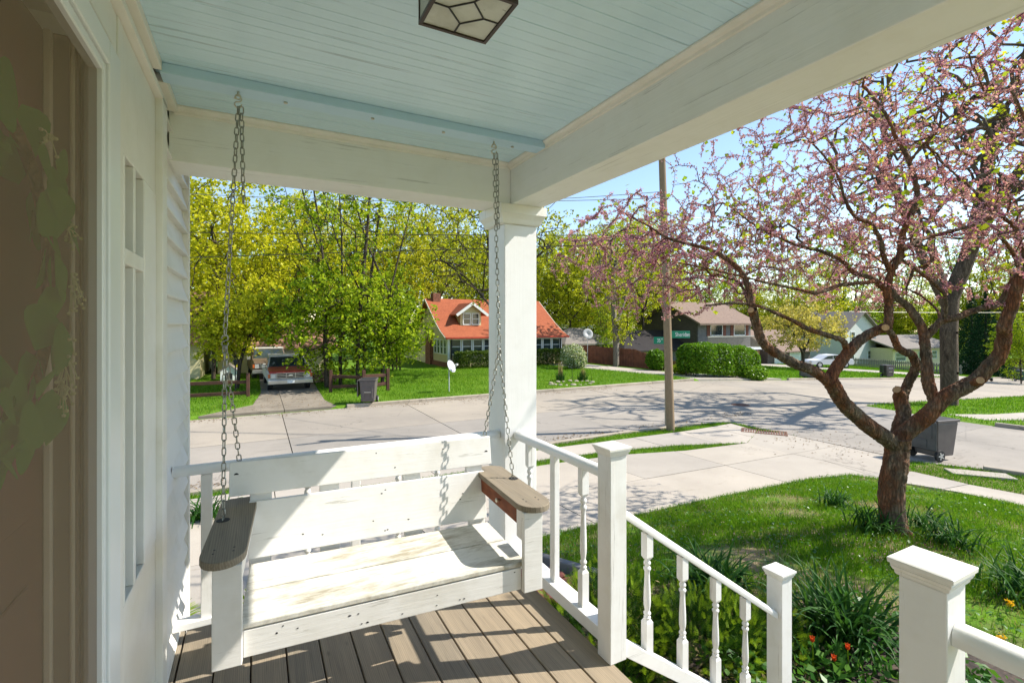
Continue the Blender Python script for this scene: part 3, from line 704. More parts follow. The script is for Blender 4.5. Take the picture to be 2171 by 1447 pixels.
for hook, joint, fr, bk, lab, zl in (
    (Vector((-.07, 2.31, 2.512)), AtY(477, 722, 2.33), (-.622, .34, .755), (-.575, .60, .80), 'grey steel chain holding the swing end beside the house wall', AtY(500, 430, 2.31).z),
    (Vector((1.11, 2.31, 2.512)), AtY(1058, 730, 2.30), (.640, .34, .755), (.56, .60, .80), 'grey steel chain holding the swing end beside the porch column', AtY(1047, 485, 2.31).z)):
    ch = empty('swing_chain', hook, lab, 'chain', 'chains of the porch swing')
    b = MB().tube([(0, 0, .012), (0, 0, -.012)], .0045, 8); rg = [(.010*math.sin(i*.5236), 0, -.022+.010*math.cos(i*.5236)) for i in range(12)]
    b.tube(rg, .003, 6, closed=True); b.build('screw_eye', m_steel, ch)
    p0 = hook+Vector((0, 0, -.030)); shook(ch, p0-Vector((0, 0, .012)), 1.15, 1, 1)
    top = p0-Vector((0, 0, .034))
    strand(ch, top, joint+Vector((0, 0, .022))); strand(ch, top+Vector((.012, -.010, 0)), Vector((top.x+.020, top.y-.012, zl)), tw0=.8)
    shook(ch, joint, 1.05)
    j = joint-Vector((0, 0, .022))
    strand(ch, j, bench_w(*fr), tw0=.4); strand(ch, j, bench_w(*bk), tw0=1.0)

# ================================================================== GROUND, ROADS AND PAVING
def gp(*pts): return [(p.x, p.y) for p in (G(*q) for q in pts)]
drive = [(-9, 5.95), (3.9, 5.95), (10.0, 5.98), (11.2, 5.75), (12.4, 5.45), (13.9, 6.0), (13.95, 9.1), (13.6, 9.6), (11.9, 8.72), (9.7, 8.88), (7.9, 9.35), (6.0, 9.45), (-9, 9.45)]
walk = [(-9, 9.85), (6.1, 9.88), (7.8, 9.78), (9.9, 9.42), (11.9, 8.725), (13.59, 9.605), (13.8, 10.72), (12.9, 10.66), (11.3, 10.62), (9.3, 10.72), (7.1, 10.8), (-9, 10.85)]
sidewalk = [(12.39, 5.44), (11.21, 5.74), (11.55, 4.1), (11.45, 3.2), (11.3, 1.5), (11.2, -12), (12.5, -12), (12.55, 1.5), (12.7, 3.6), (12.6, 4.33), (12.75, 5.3)]
side_street = [(-40, 11.3), (7, 11.25), (9.5, 11.35), (12.8, 11.2), (13.95, 10.9), (13.96, 10.76), (21.5, 10.5), (24, 10.75), (88, 10.75), (88, 19.68), (-40, 19.68)]
front_street = [(13.97, 10.75), (13.96, 5.6), (14.3, 5.1), (14.6, 4.6), (14.9, 3.5), (15.0, -14), (21.2, -14), (21.0, 5.8), (20.9, 6.5), (20.9, 8.0), (21.35, 9.4), (21.5, 10.49)]
old_drive = gp((398, 886), (530, 861), (556, 831), (545, 800), (655, 800), (668, 832), (705, 861))
old_drive = [(-1.9, 19.695), (-.15, 21.6), (.15, 25), (.1, 34.9), (3.0, 34.9), (2.6, 25), (2.5, 21.6), (2.75, 19.695)]
far_drive = [(22.6, 19.695), (21.6, 24.5), (19.9, 31.5), (20.2, 40), (23.6, 40), (23.4, 31.5), (25.2, 24.2), (29.6, 20.9), (30.5, 19.695)]
far_walk = [(22.3, 8.2), (24.4, 7.7), (60, 5.6), (60, 4.4), (24.2, 6.5), (22.0, 7.1)]
far_lane = [(55, 19.695), (47, 30.5), (44, 38), (50, 40), (57, 30.5), (62, 19.695)]
def inside(poly, X, Y):
    c = np.zeros(X.shape, bool); n = len(poly); j = n-1
    for i in range(n):
        xi, yi = poly[i]; xj, yj = poly[j]
        c ^= ((yi > Y) != (yj > Y)) & (X < (xj-xi)*(Y-yi)/((yj-yi) or 1e-9)+xi); j = i
    return c
PAVED = [drive, walk, sidewalk, side_street, front_street, old_drive, far_drive, far_walk, far_lane]
def paved(X, Y):
    c = np.zeros(np.shape(X), bool)
    for p in PAVED: c |= inside(p, X, Y)
    return c
gx = np.unique(np.round(np.concatenate([np.linspace(-300, -45, 18), np.linspace(-40, -9, 32), np.arange(-9, 24, .25), [6.7], np.arange(24, 62, .8), np.arange(62, 100, 2), np.linspace(100, 420, 22)]), 3))
gy = np.unique(np.round(np.concatenate([np.linspace(-300, -20, 16), np.linspace(-18, -2, 17), np.arange(-2, 26, .25), [3.2, 4.2, 5.9, 8.8, 10.6, 19.77, 19.79], np.arange(26, 60, 1), np.linspace(60, 500, 30)]), 3))
X, Y = np.meshgrid(gx, gy, indexing='ij'); Z = T(X, Y)
Z = Z+.018*np.sin(X*2.1+np.sin(Y*1.3))*np.cos(Y*1.7)*(np.abs(X) < 60)-.015
Z = np.where(paved(X, Y), T(X, Y)-.13, Z)
Z = np.where((X < 1.5) & (Y < 2.9) & (Y > -6), -1.2, Z)
nx, ny = X.shape; idx = np.arange(nx*ny).reshape(nx, ny)
F = np.stack([idx[:-1, :-1], idx[1:, :-1], idx[1:, 1:], idx[:-1, 1:]], -1).reshape(-1, 4)
tag(npmesh('ground', np.stack([X, Y, Z], -1).reshape(-1, 3), F, m_ground, smooth=True), kind='structure')
def clip(poly, ax, v, keep_less):
    out = []; n = len(poly)
    for i in range(n):
        a, b = poly[i], poly[(i+1) % n]; ia = (a[ax] <= v) == keep_less; ib = (b[ax] <= v) == keep_less
        if ia: out.append(a)
        if ia != ib:
            t = (v-a[ax])/(b[ax]-a[ax]); out.append((a[0]+(b[0]-a[0])*t, a[1]+(b[1]-a[1])*t))
    return out
def area(p): return abs(sum(p[i-1][0]*p[i][1]-p[i][0]*p[i-1][1] for i in range(len(p)))/2)
def slabs(name, piece, poly, xcuts, ycuts, m, gap=.008, off=0.0, thick=.14, sub=None, mats=None):
    root = empty(name, kind='structure')
    base = MB()
    for x0, x1 in zip(xcuts[:-1], xcuts[1:]):
        for y0, y1 in zip(ycuts[:-1], ycuts[1:]):
            p = poly
            for ax, v, k in ((0, x0+gap, False), (0, x1-gap, True), (1, y0+gap, False), (1, y1-gap, True)):
                p = clip(p, ax, v, k)
                if len(p) < 3: break
            if len(p) < 3 or area(p) < .05: continue
            q = []
            for i in range(len(p)):
                a, b = p[i-1], p[i]
                if (a[0]-b[0])**2+(a[1]-b[1])**2 > 1e-5: q.append(b)
            if len(q) < 3: continue
            dz = rng.uniform(-.004, .004)
            b = MB(); n = len(q)
            vs = [(x, y, Tz(x, y)+off*(y > 19.72 or off > 0)+dz) for x, y in q]
            b.add(vs+[(x, y, z-thick) for x, y, z in vs], [tuple(range(n)), tuple(range(2*n-1, n-1, -1))]+[(i, n+i, n+(i+1) % n, (i+1) % n) for i in range(n)])
            me = b.mesh(piece, fix=True)
            link(piece, me, mats(x0, y0) if mats else m, root)
    return root
ar = lambda a, b, s: list(np.arange(a, b+s*.5, s))
slabs('driveway', 'concrete_slab', drive, [-9, -5, -1.4, 2.2, 4.6, 7.0, 9.4, 11.9, 14.2], [5, 7.45, 9.6], m_drive)
slabs('path', 'concrete_slab', walk, ar(-9, 14.6, 1.55), [8, 11.2], m_walk, off=.006)
slabs('sidewalk', 'concrete_slab', sidewalk, [10, 13], [-12, -6, -3, -1.5, 0, 1.5, 2.9, 4.3, 5.9], m_walk)
slabs('side_street', 'road_slab', side_street, [-40, -30, -20, -13, -8.4, -3.8, .8, 5.4, 10.0, 14.6, 18.2, 22.0, 26, 30, 35, 40, 46, 52, 60, 70, 80, 88], [10.2, 15.3, 19.7], m_road, gap=.012, mats=lambda x, y: m_road if (y > 12 or x > 13) else m_road2)
slabs('front_street', 'road_slab', front_street, [13.5, 17.6, 21.8], [-14, -8, -4, -.5, 3, 6.6, 10.76], m_road2, gap=.004)
slabs('old_driveway', 'concrete_slab', old_drive, [-3, .9, 4], [19.8, 23, 27, 31, 35.0], m_olddrive, gap=.01, off=-.03)
slabs('far_driveway', 'concrete_slab', far_drive, [18, 24.5, 31], [19.8, 23, 26, 29, 32, 36, 41], m_walk, gap=.01, off=-.02)
slabs('far_sidewalk', 'concrete_slab', far_walk, ar(21, 61, 3), [4, 9], m_walk, gap=.006)
slabs('far_lane', 'concrete_slab', far_lane, [43, 53, 63], [19.6, 22, 26, 31, 36, 41], m_walk, gap=.006, off=-.02)
# ---- kerbs
kb = empty('kerb', kind='structure')
def kerb(pts, hgt=.13, wd=.16):
    for (x0, y0), (x1, y1) in zip(pts[:-1], pts[1:]):
        L_ = math.hypot(x1-x0, y1-y0); n = max(1, round(L_/3.0))
        for i in range(n):
            a, b = i/n+.003/L_, (i+1)/n-.003/L_
            ax, ay, bx, by_ = x0+(x1-x0)*a, y0+(y1-y0)*a, x0+(x1-x0)*b, y0+(y1-y0)*b
            za, zb_ = Tz(ax, min(ay, 19.7)), Tz(bx, min(by_, 19.7))
            MB().bar((ax, ay, za+hgt/2-.08), (bx, by_, zb_+hgt/2-.08), wd, hgt+.16).build('kerb_stone', m_kerb, kb, bevel=.015, seg=1)
kerb([(-40, 19.76), (-2.6, 19.76)]); kerb([(3.1, 19.76), (22.2, 19.76)]); kerb([(31, 19.76), (54, 19.76)]); kerb([(63, 19.76), (87, 19.76)])
kerb([(21.25, -14), (21.05, 5.8), (20.98, 6.5)], .12)
kerb([(14.93, -14), (14.85, 3.5), (14.5, 4.7)], .09)
kerb([(-9, 11.2), (7, 11.17), (9.5, 11.27), (12.8, 11.1)], .06, .14)
# ---- ironwork in the road
e = empty('storm_drain', (13.62, 9.42, Tz(13.6, 9.4)+.012), 'rusty storm drain grate where the driveway meets the street', 'drain')
fr = MB().box(-.62, -.30, -.05, .62, -.26, .006).box(-.62, .26, -.05, .62, .30, .006).box(-.62, -.259, -.05, -.58, .259, .006).box(.58, -.259, -.05, .62, .259, .006); fr.build('frame', m_rust, e)
for i in range(17): MB().box(-.575+i*.069, -.258, -.03, -.54+i*.069, .258, .003).build('bar', m_rust, e)
e.rotation_euler = (0, 0, R(-55))
p = G(1570, 858)
e = empty('manhole_cover', (p.x, p.y, p.z+.008), 'round dark manhole cover in the side street', 'manhole cover')
MB().lathe([(.36, -.03), (.36, .002), (.33, .004)], n=28).build('ring', m_rust, e)
b = MB()
for i in range(-3, 4):
    for j in range(-3, 4):
        if i*i+j*j < 11: b.box(i*.09-.03, j*.09-.03, .0042, i*.09+.03, j*.09+.03, .009)
tag(b.build('cover_studs', m_rust, e), kind='stuff')
b = MB(); b.bar((13.5, 4.95, Tz(13.5, 4.95)+.01), (14.25, 4.15, Tz(14.2, 4.2)+.012), .42, .06)
tag(b.build('stepping_slab', m_drive, bevel=.01), 'pale concrete slab lying in the grass verge near the open lidded cart', 'slab')
# ---- planting bed, brick strip and timber edging
bed = [(1.75, 1.82), (1.75, 3.2), (2.6, 3.35), (3.6, 2.95), (4.3, 2.35), (4.7, 1.5), (4.9, .3), (4.6, -2), (3.0, -2), (2.9, 1.3), (2.75, 1.8)]
xs_ = np.arange(1.5, 5.1, .12); ys_ = np.arange(-2, 3.5, .12); bx_, by2 = np.meshgrid(xs_, ys_, indexing='ij'); ins = inside(bed, bx_, by2)
bv = np.stack([bx_, by2, T(bx_, by2)+.012+.025*np.sin(bx_*9)*np.cos(by2*8)+rng.uniform(-.008, .008, bx_.shape)], -1).reshape(-1, 3); bi = np.arange(bv.shape[0]).reshape(bx_.shape)
q = np.stack([bi[:-1, :-1], bi[1:, :-1], bi[1:, 1:], bi[:-1, 1:]], -1)[ins[:-1, :-1] & ins[1:, 1:]]
tag(npmesh('planting_bed', bv, q, m_mulch, smooth=True), kind='structure')
bs = empty('brick_path', (2.6, 4, Tz(2.6, 4)), kind='structure')
bm_ = MB().box(-.1, -.05, -.06, .1, .05, .0).mesh('brick', bevel=.006, seg=1); bm_.materials.append(plain('red_paving_brick', (.23, .07, .05), .85, var=.3, sc=7))
for i in range(5):
    for j in range(16):
        o = link('brick', bm_, parent=bs); x, y = 1.75+.208*i+(.104 if j % 2 else 0)-.1, 3.45+.108*j
        o.location = (x-2.6, y-4, Tz(x, y)+.045-Tz(2.6, 4)+rng.uniform(-.004, .004))
MB().bar((2.86, 3.4, Tz(2.86, 3.4)+.03), (2.86, 5.3, Tz(2.86, 5.3)+.03), .10, .14).build('timber', m_darkgrey, None, bevel=.012)
tag(bpy.data.objects['timber'], 'dark landscape timber edging the red brick strip beside the lawn', 'timber edging'); bpy.data.objects['timber'].name = 'landscape_timber'

# ---- grass: curved blades scattered over the lawns
def blades(P, h, wd, lean, flat=1.0):
    """two-segment blades at points P (n,3): returns V, F (tri quads as 4-gon + tri -> all tris)"""
    n = len(P); a = rng.uniform(0, 2*np.pi, n); ln = rng.uniform(0, 2*np.pi, n)
    hh_ = h*rng.uniform(.5, 1.25, n); w_ = wd*rng.uniform(.7, 1.3, n); le = lean*hh_*rng.uniform(.2, 1.2, n)
    dx, dy = np.cos(a)*w_/2, np.sin(a)*w_/2; lx, ly = np.cos(ln)*le, np.sin(ln)*le
    V = np.zeros((n, 5, 3)); V[:, 0] = P+np.stack([-dx, -dy, 0*dx-.01], -1); V[:, 1] = P+np.stack([dx, dy, 0*dx-.01], -1)
    m1 = P+np.stack([lx*.35, ly*.35, hh_*.6], -1); o = np.stack([dx*.75, dy*.75, 0*dx], -1)
    V[:, 2] = m1+o; V[:, 3] = m1-o; V[:, 4] = P+np.stack([lx, ly, hh_*.95], -1)
    b0 = (np.arange(n)*5)[:, None]
    F_ = np.concatenate([b0+[[0, 1, 2]], b0+[[0, 2, 3]], b0+[[3, 2, 4]]], 0)
    return V.reshape(-1, 3), F_
def scatter(x0, x1, y0, y1, n, keep):
    X = rng.uniform(x0, x1, n); Y = rng.uniform(y0, y1, n); k = keep(X, Y) & ~paved(X, Y); X, Y = X[k], Y[k]
    return np.stack([X, Y, T(X, Y)-.012], -1)
def patch(X, Y): return np.sin(X*1.7+2*np.sin(Y*.9))*np.cos(Y*1.9+np.sin(X*1.3))+.5*np.sin(X*4.1+Y*2.7)
def lawn(name, P, h, wd, lean, m):
    V, F_ = blades(P, h, wd, lean); tag(npmesh(name, V, F_, m), kind='stuff')
nearkeep = lambda X, Y: ((X > 1.9) | (Y > 3.1)) & ~inside(bed, X, Y) & ~((X < 2.95) & (Y > 3.3) & (Y < 5.3) & (X > 1.6)) & (rng.random(X.shape) < np.clip(.62-.60*patch(X, Y)*(Y < 5.4), .05, 1))
lawn('grass', scatter(1.9, 11.4, 1.5, 5.98, 175000, nearkeep), .075, .006, .8, m_grass)
lawn('dry_grass', scatter(1.9, 11.4, 1.0, 5.9, 26000, lambda X, Y: (X > 1.9) & ~inside(bed, X, Y) & (patch(X, Y) > .1)), .045, .005, 1.2, m_dry)
lawn('grass', scatter(4, 14, -6, 1.6, 40000, lambda X, Y: ~inside(bed, X, Y)), .075, .007, .8, m_grass)
lawn('grass', scatter(-4, 14.2, 8.6, 11.3, 80000, lambda X, Y: X > -9), .07, .008, .8, m_grass)
lawn('grass', scatter(12.4, 15, -3, 5.7, 36000, lambda X, Y: X > 12), .07, .008, .8, m_grass)
lawn('grass', scatter(21.1, 44, 0, 10.7, 46000, lambda X, Y: X > 21), .10, .018, .7, m_grass)
lawn('grass', scatter(-12, 24, 19.9, 33, 120000, lambda X, Y: X > -99), .10, .014, .7, m_grass)
lawn('grass', scatter(29, 70, 19.9, 36, 60000, lambda X, Y: X > -99), .12, .03, .7, m_grass)

# ================================================================== TREES AND PLANTS
def unit(v): return v/np.maximum(np.linalg.norm(v, axis=-1, keepdims=True), 1e-9)
def grow(nodes, par, targets, step=.35, wob=.12, lift=.0, bias=.0, order=None):
    cap = len(nodes)+len(targets)*40; P = np.zeros((cap, 3)); n = len(nodes); P[:n] = nodes; par = list(par)
    dep = np.zeros(cap)
    for i in range(n):
        if par[i] >= 0: dep[i] = dep[par[i]]+np.linalg.norm(P[i]-P[par[i]])
    if order is None:
        d0 = np.array([np.min(np.linalg.norm(P[:n]-t, axis=1)) for t in targets]); order = np.argsort(d0)
    tips = []
    for k in order:
        t = targets[k]; d = np.linalg.norm(P[:n]-t, axis=1)+bias*dep[:n]*.12; j = int(np.argmin(d)); a = P[j].copy(); L_ = np.linalg.norm(t-a)
        m = max(1, int(round(L_/step)))
        if n+m >= cap: break
        q = j; off = rng.normal(0, wob*L_*.35, 3)
        for i in range(1, m+1):
            s = i/m; p = a+(t-a)*s+off*4*s*(1-s)*.5+np.array([0, 0, lift*L_*4*s*(1-s)*.25])
            if i < m: p = p+rng.normal(0, wob*step*.4, 3)
            P[n] = p; dep[n] = dep[q]+L_/m; par.append(q); q = n; n += 1
        tips.append(q)
    return P[:n], np.array(par), tips
def radii(P, par, rt, ex=.45, fixed=None):
    n = len(P); cnt = np.zeros(n); ch = np.zeros(n, int)
    for i in range(n):
        if par[i] >= 0: ch[par[i]] += 1
    cnt[ch == 0] = 1
    for i in range(n-1, -1, -1):
        if par[i] >= 0: cnt[par[i]] += cnt[i]
    r = rt*cnt**ex
    if fixed:
        for i, v in fixed.items(): r[i] = v
    return r, cnt
def limbs(P, par, r, k=5, idx=None):
    i = np.arange(len(P)) if idx is None else idx; i = i[par[i] >= 0]; a, b = P[par[i]], P[i]; d = unit(b-a)
    ref = np.where(np.abs(d[:, 2:3]) < .9, [[0, 0, 1.]], [[1., 0, 0]]); u = unit(np.cross(d, ref)); v = np.cross(d, u)
    ra = np.minimum(r[par[i]], r[i]*1.35)[:, None, None]; rb = r[i][:, None, None]; an = np.arange(k)*2*np.pi/k
    c = u[:, None]*np.cos(an)[None, :, None]+v[:, None]*np.sin(an)[None, :, None]
    V = np.concatenate([(a-d*r[i][:, None]*.3)[:, None]+c*ra, b[:, None]+c*rb], 1).reshape(-1, 3)
    b0 = (np.arange(len(i))*2*k)[:, None, None]; q = np.arange(k); q2 = (q+1) % k
    F_ = (b0+np.stack([q, q2, q2+k, q+k], -1)[None]).reshape(-1, 4); return V, F_
def leaves(C, L_, W_, up=.4, fold=.0, var=.35):
    """rhombic leaves at centres C"""
    n = len(C); a = unit(rng.normal(0, 1, (n, 3))); nrm = unit(rng.normal(0, 1, (n, 3))+np.array([0, 0, up*2])); b = unit(np.cross(nrm, a)); a = np.cross(b, nrm)
    s = (1+rng.uniform(-var, var, n))[:, None]; l = L_*s; w_ = W_*s
    V = np.stack([C-a*l*.5, C+b*w_*.5-a*l*.05+nrm*w_*.12, C+a*l*.5, C-b*w_*.5-a*l*.05+nrm*w_*.12], 1).reshape(-1, 3)
    return V, np.arange(4*n).reshape(n, 4)
def ell(c, r, n, zmin=-1e9, shell=.55):
    out = []
    while len(out) < n:
        p = unit(rng.normal(0, 1, 3))*rng.uniform(0, 1)**shell*np.array(r)+np.array(c)
        if p[2] > zmin: out.append(p)
    return np.array(out)
def tree_parts(trunk, crown, rt=.012, ex=.45, step=.45, wob=.16, lift=.25, bias=.3, npl=40, spread=.38, L_=.13, W_=.10, bare=0, k=5, zmin=.5, trunk2=()):
    """trunk: list of polylines [(x,y,z)...]; crown: list of (centre, radii, n targets, leaf factor)"""
    nodes = []; par = []
    for pl_ in trunk:
        st_ = -1
        if nodes:
            d = [np.linalg.norm(np.array(q)-np.array(pl_[0])) for q in nodes]; st_ = int(np.argmin(d)) if min(d) < .4 else -1
        for p in (pl_ if st_ < 0 else pl_[1:]): nodes.append(p); par.append(st_); st_ = len(nodes)-1
    tg = []; lf_ = []
    for c, r, n, f in crown:
        tg.append(ell(c, r, n, zmin)); lf_ += [f]*n
    tg = np.concatenate(tg); lf_ = np.array(lf_)
    P, par, tips = grow(np.array(nodes, float), par, tg, step, wob, lift, bias)
    r, cnt = radii(P, par, rt, ex)
    V, F_ = limbs(P, par, r, k)
    # leaves sit round the ends of the twigs
    n = len(P); tipset = np.where(cnt <= 3)[0]; C = []
    f = np.interp(P[tipset, 2], [0, 1], [1, 1])
    near = np.array([lf_[np.argmin(np.linalg.norm(tg-P[i], axis=1))] for i in tipset])
    num = rng.poisson(npl*near*len(tips)/max(1, len(tipset)))
    num = rng.poisson(npl*near*len(tips)/max(1, len(tipset))/9)
    C = np.repeat(P[tipset], num, 0); C = C+rng.normal(0, spread, C.shape)*np.array([1, 1, .7]); C = np.repeat(C, 9, 0); C = C+rng.normal(0, .6*L_, C.shape)
    LV, LF = leaves(C, L_, W_)
    return (V, F_), (LV, LF)
def tree(name, label, base, parts, barkm, leafm_, group='trees beyond the road', s=1, rz=0, crownname='crown'):
    e = empty(name, base, label, 'tree', group, rz=rz); e.scale = (s, s, s)
    npmesh('trunk', *parts[0], barkm, e, smooth=True); npmesh(crownname, *parts[1], leafm_, e)
    return e
def retree(src, label, base, s=1, rz=0, leafm_=None, barkm=None, sz=None):
    c = src.copy(); COL.objects.link(c); c.location = base; c.rotation_euler = (0, 0, rz); c.scale = (s, s, sz or s); c['label'] = label
    for ch in src.children:
        k = ch.copy(); COL.objects.link(k); k.parent = c
        m = leafm_ if ch.name.startswith('crown') else barkm
        if m: k.material_slots[0].link = 'OBJECT'; k.material_slots[0].material = m
    return c
def at(px, t):
    p = D(px, 685, t); return (p.x, p.y, Tz(p.x, p.y)-.05)

# --- the redbud: limbs traced from the photograph, each with its own depth
RB = {}
def L3(pts, t0, t1): n = len(pts); return [np.array(D(x, y, t0+(t1-t0)*i/(n-1))) for i, (x, y) in enumerate(pts)]
TB = 5.8
limbl = [  # points, t start, t end, radius start, radius end (m)
 ([(1897, 1135), (1894, 1080), (1892, 1030), (1896, 985), (1900, 950), (1902, 925)], 5.8, 5.8, .175, .165),
 ([(1900, 945), (1872, 925), (1840, 900), (1812, 875), (1785, 850), (1765, 825), (1757, 805)], 5.8, 5.45, .12, .10),
 ([(1757, 810), (1725, 790), (1690, 774), (1655, 757), (1628, 738), (1610, 718), (1602, 690), (1598, 655)], 5.45, 5.2, .075, .055),
 ([(1598, 655), (1590, 615), (1575, 580), (1545, 550), (1505, 530), (1460, 515), (1415, 505), (1380, 480), (1340, 465)], 5.2, 5.6, .045, .012),
 ([(1757, 808), (1776, 775), (1795, 745), (1825, 718), (1855, 700), (1880, 694)], 5.45, 5.55, .085, .065),
 ([(1880, 696), (1881, 674), (1881, 640), (1881, 611), (1889, 579), (1906, 539), (1916, 500), (1932, 455), (1946, 420), (1940, 385), (1926, 333), (1905, 290), (1886, 254), (1866, 224), (1832, 180)], 5.55, 5.3, .062, .016),
 ([(1795, 742), (1783, 725), (1765, 712), (1721, 700), (1690, 685), (1661, 672), (1615, 651), (1560, 640), (1500, 650)], 5.5, 4.9, .045, .012),
 ([(1875, 613), (1847, 589), (1807, 572), (1782, 554), (1740, 530), (1690, 518), (1640, 500), (1590, 470), (1550, 440)], 5.5, 5.9, .042, .010),
 ([(1876, 616), (1860, 602), (1839, 597), (1787, 602), (1735, 619), (1700, 617), (1650, 600), (1590, 590), (1520, 575), (1440, 560)], 5.5, 4.7, .036, .009),
 ([(1886, 572), (1872, 539), (1862, 505), (1839, 475), (1817, 457), (1795, 420), (1770, 380), (1745, 330), (1710, 290)], 5.45, 5.0, .038, .010),
 ([(1912, 530), (1949, 509), (1994, 495), (2048, 480), (2088, 465), (2130, 452), (2175, 440)], 5.4, 5.8, .034, .014),
 ([(1902, 940), (1925, 915), (1959, 880), (1985, 857), (2010, 838), (2045, 818), (2074, 803), (2100, 775), (2117, 752), (2126, 715), (2132, 690), (2147, 640), (2171, 596), (2210, 540), (2250, 470)], 5.8, 5.0, .125, .06),
 ([(1986, 855), (1974, 830), (1967, 800), (1964, 760), (1962, 725), (1955, 695), (1940, 668), (1920, 645), (1898, 627), (1880, 600)], 5.65, 5.9, .085, .045),
 ([(1962, 715), (1977, 700), (2000, 684), (2025, 672), (2055, 663), (2086, 654), (2117, 643), (2141, 605), (2155, 580), (2168, 550), (2160, 500), (2140, 470), (2095, 440)], 5.8, 5.4, .055, .025),
 ([(2001, 684), (2003, 668), (2001, 629), (1986, 607), (1951, 577), (1914, 552)], 5.75, 5.5, .028, .02),
 ([(1994, 684), (1992, 660), (1975, 640), (1945, 622), (1920, 612)], 5.8, 6.2, .022, .012),
 ([(1904, 935), (1911, 905), (1915, 875), (1914, 845), (1913, 822)], 5.85, 6.0, .10, .095),
 ([(1913, 840), (1931, 800), (1943, 773), (1934, 755), (1918, 745), (1905, 737), (1889, 710), (1878, 695)], 6.0, 5.65, .07, .045),
 ([(1600, 670), (1585, 640), (1570, 600), (1540, 590)], 5.2, 6.0, .03, .012),
 ([(1926, 345), (1955, 310), (1985, 275), (2000, 235), (1995, 190)], 5.3, 5.0, .022, .008),
 ([(2095, 440), (2060, 400), (2020, 360), (1990, 330)], 5.4, 5.9, .022, .008),
 ([(2171, 596), (2150, 540), (2110, 500)], 5.2, 4.4, .04, .012),
 ([(2250, 470), (2230, 380), (2190, 280), (2140, 190)], 5.0, 4.9, .05, .012)]
nodes = []; par = []; fixed = {}; thick = MB()
for li, (pts, t0, t1, r0, r1) in enumerate(limbl):
    w3 = L3(pts, t0, t1)
    if nodes:
        d = [np.linalg.norm(q-w3[0]) for q in nodes]; prv = int(np.argmin(d))
    else: prv = -1
    n = len(w3); rr = []
    for i, p in enumerate(w3):
        p = p+rng.normal(0, .012, 3)*(i > 0); w3[i] = p; rr.append(r0+(r1-r0)*i/(n-1)); nodes.append(p); par.append(prv); prv = len(nodes)-1; fixed[prv] = rr[-1]
    # smooth the limb, add knobbly unevenness
    sp_ = []; sr = []
    for i in range(n-1):
        p0, p1, p2, p3 = w3[max(i-1, 0)], w3[i], w3[i+1], w3[min(i+2, n-1)]
        for s in (0, .25, .5, .75):
            sp_.append(.5*((2*p1)+(-p0+p2)*s+(2*p0-5*p1+4*p2-p3)*s*s+(-p0+3*p1-3*p2+p3)*s**3)); sr.append((rr[i]+(rr[i+1]-rr[i])*s)*.78*(1+rng.uniform(-.05, .05)))
    sp_.append(w3[-1]); sr.append(rr[-1]*.8)
    if li == 0: sr[0] *= 1.35; sr[1] *= 1.22; sr[2] *= 1.1
    thick.tube(sp_, sr, 14 if r0 > .07 else 9)
rb_base = Vector((float(nodes[0][0]), float(nodes[0][1]), Tz(nodes[0][0], nodes[0][1])))
nsk = len(nodes)
tg = [ell((7.0, 3.1, 3.9), (3.0, 2.8, 2.25), 1750, 1.7, .5), ell((9.3, 4.8, 3.0), (1.9, 1.8, 1.3), 520, 1.3, .6), ell((9.0, 1.5, 3.7), (2.1, 1.9, 1.6), 620, 1.5, .6), ell((4.75, 4.75, 2.45), (1.4, 1.75, .9), 760, 1.5, .6), ell((5.8, 3.9, 2.75), (1.6, 1.5, .9), 560, 1.7, .6), ell((8.2, 2.2, 2.6), (2, 1.6, 1.0), 320, 1.5, .6)]
tg = np.concatenate(tg)
# keep twigs clear of the porch roof and the viewer
k_ = (tg[:, 0] > 2.9) & (np.hypot(tg[:, 0], tg[:, 1]) > 3.4); tg = tg[k_]
thin = [i for i in range(nsk) if fixed[i] < .05]
P, par_, tips = grow(np.array(nodes), par, tg, .13, .22, .25, .25)
r, cnt = radii(P, par_, .0028, .38); r = np.minimum(r, .02); r[:nsk] = [fixed[i] for i in range(nsk)]
tw = np.arange(nsk, len(P)); rb = r.copy(); rb[:nsk] = np.minimum(rb[:nsk], .02)
TV, TF = limbs(P, par_, rb, 4, tw)
rbt = empty('redbud_tree', rb_base, 'gnarled redbud tree with pink blossom on the front lawn', 'tree')
off = np.array(rb_base)
thick.v = [tuple(np.array(q)-off) for q in thick.v]
tk = thick.build('trunk', m_rbbark, rbt, fix=False, smooth=80)
tex = bpy.data.textures.new('bark_relief', 'CLOUDS'); tex.noise_scale = .032; tex.noise_depth = 4
sb_ = tk.modifiers.new('fine', 'SUBSURF'); sb_.levels = 2; sb_.render_levels = 2; sb_.subdivision_type = 'SIMPLE'
dm = tk.modifiers.new('relief', 'DISPLACE'); dm.texture = tex; dm.strength = .026; dm.mid_level = .5; dm.texture_coords = 'LOCAL'
npmesh('twigs', TV-off, TF, m_rbbark, rbt)
def cutend(px, py, t, rad, to):
    c = Vector(D(px, py, t)); d = (Vector(to)-c).normalized()
    b = MB().tube([c+d*.16, c-d*.005], [rad*1.05, rad], 14); b.v = [tuple(np.array(q)-off) for q in b.v]; b.build('stub', m_rbbark, rbt, smooth=60)
    b = MB().tube([c-d*.005, c-d*.011], [rad*.86, rad*.84], 14); b.v = [tuple(np.array(q)-off) for q in b.v]; b.build('cut_face', m_cut, rbt)
cutend(1877, 694, 5.42, .042, D(1868, 702, 5.75)); cutend(2078, 806, 5.15, .042, D(2050, 818, 5.5)); cutend(1902, 826, 5.9, .05, D(1925, 850, 6.0)); cutend(1592, 658, 5.15, .035, D(1604, 690, 5.4))
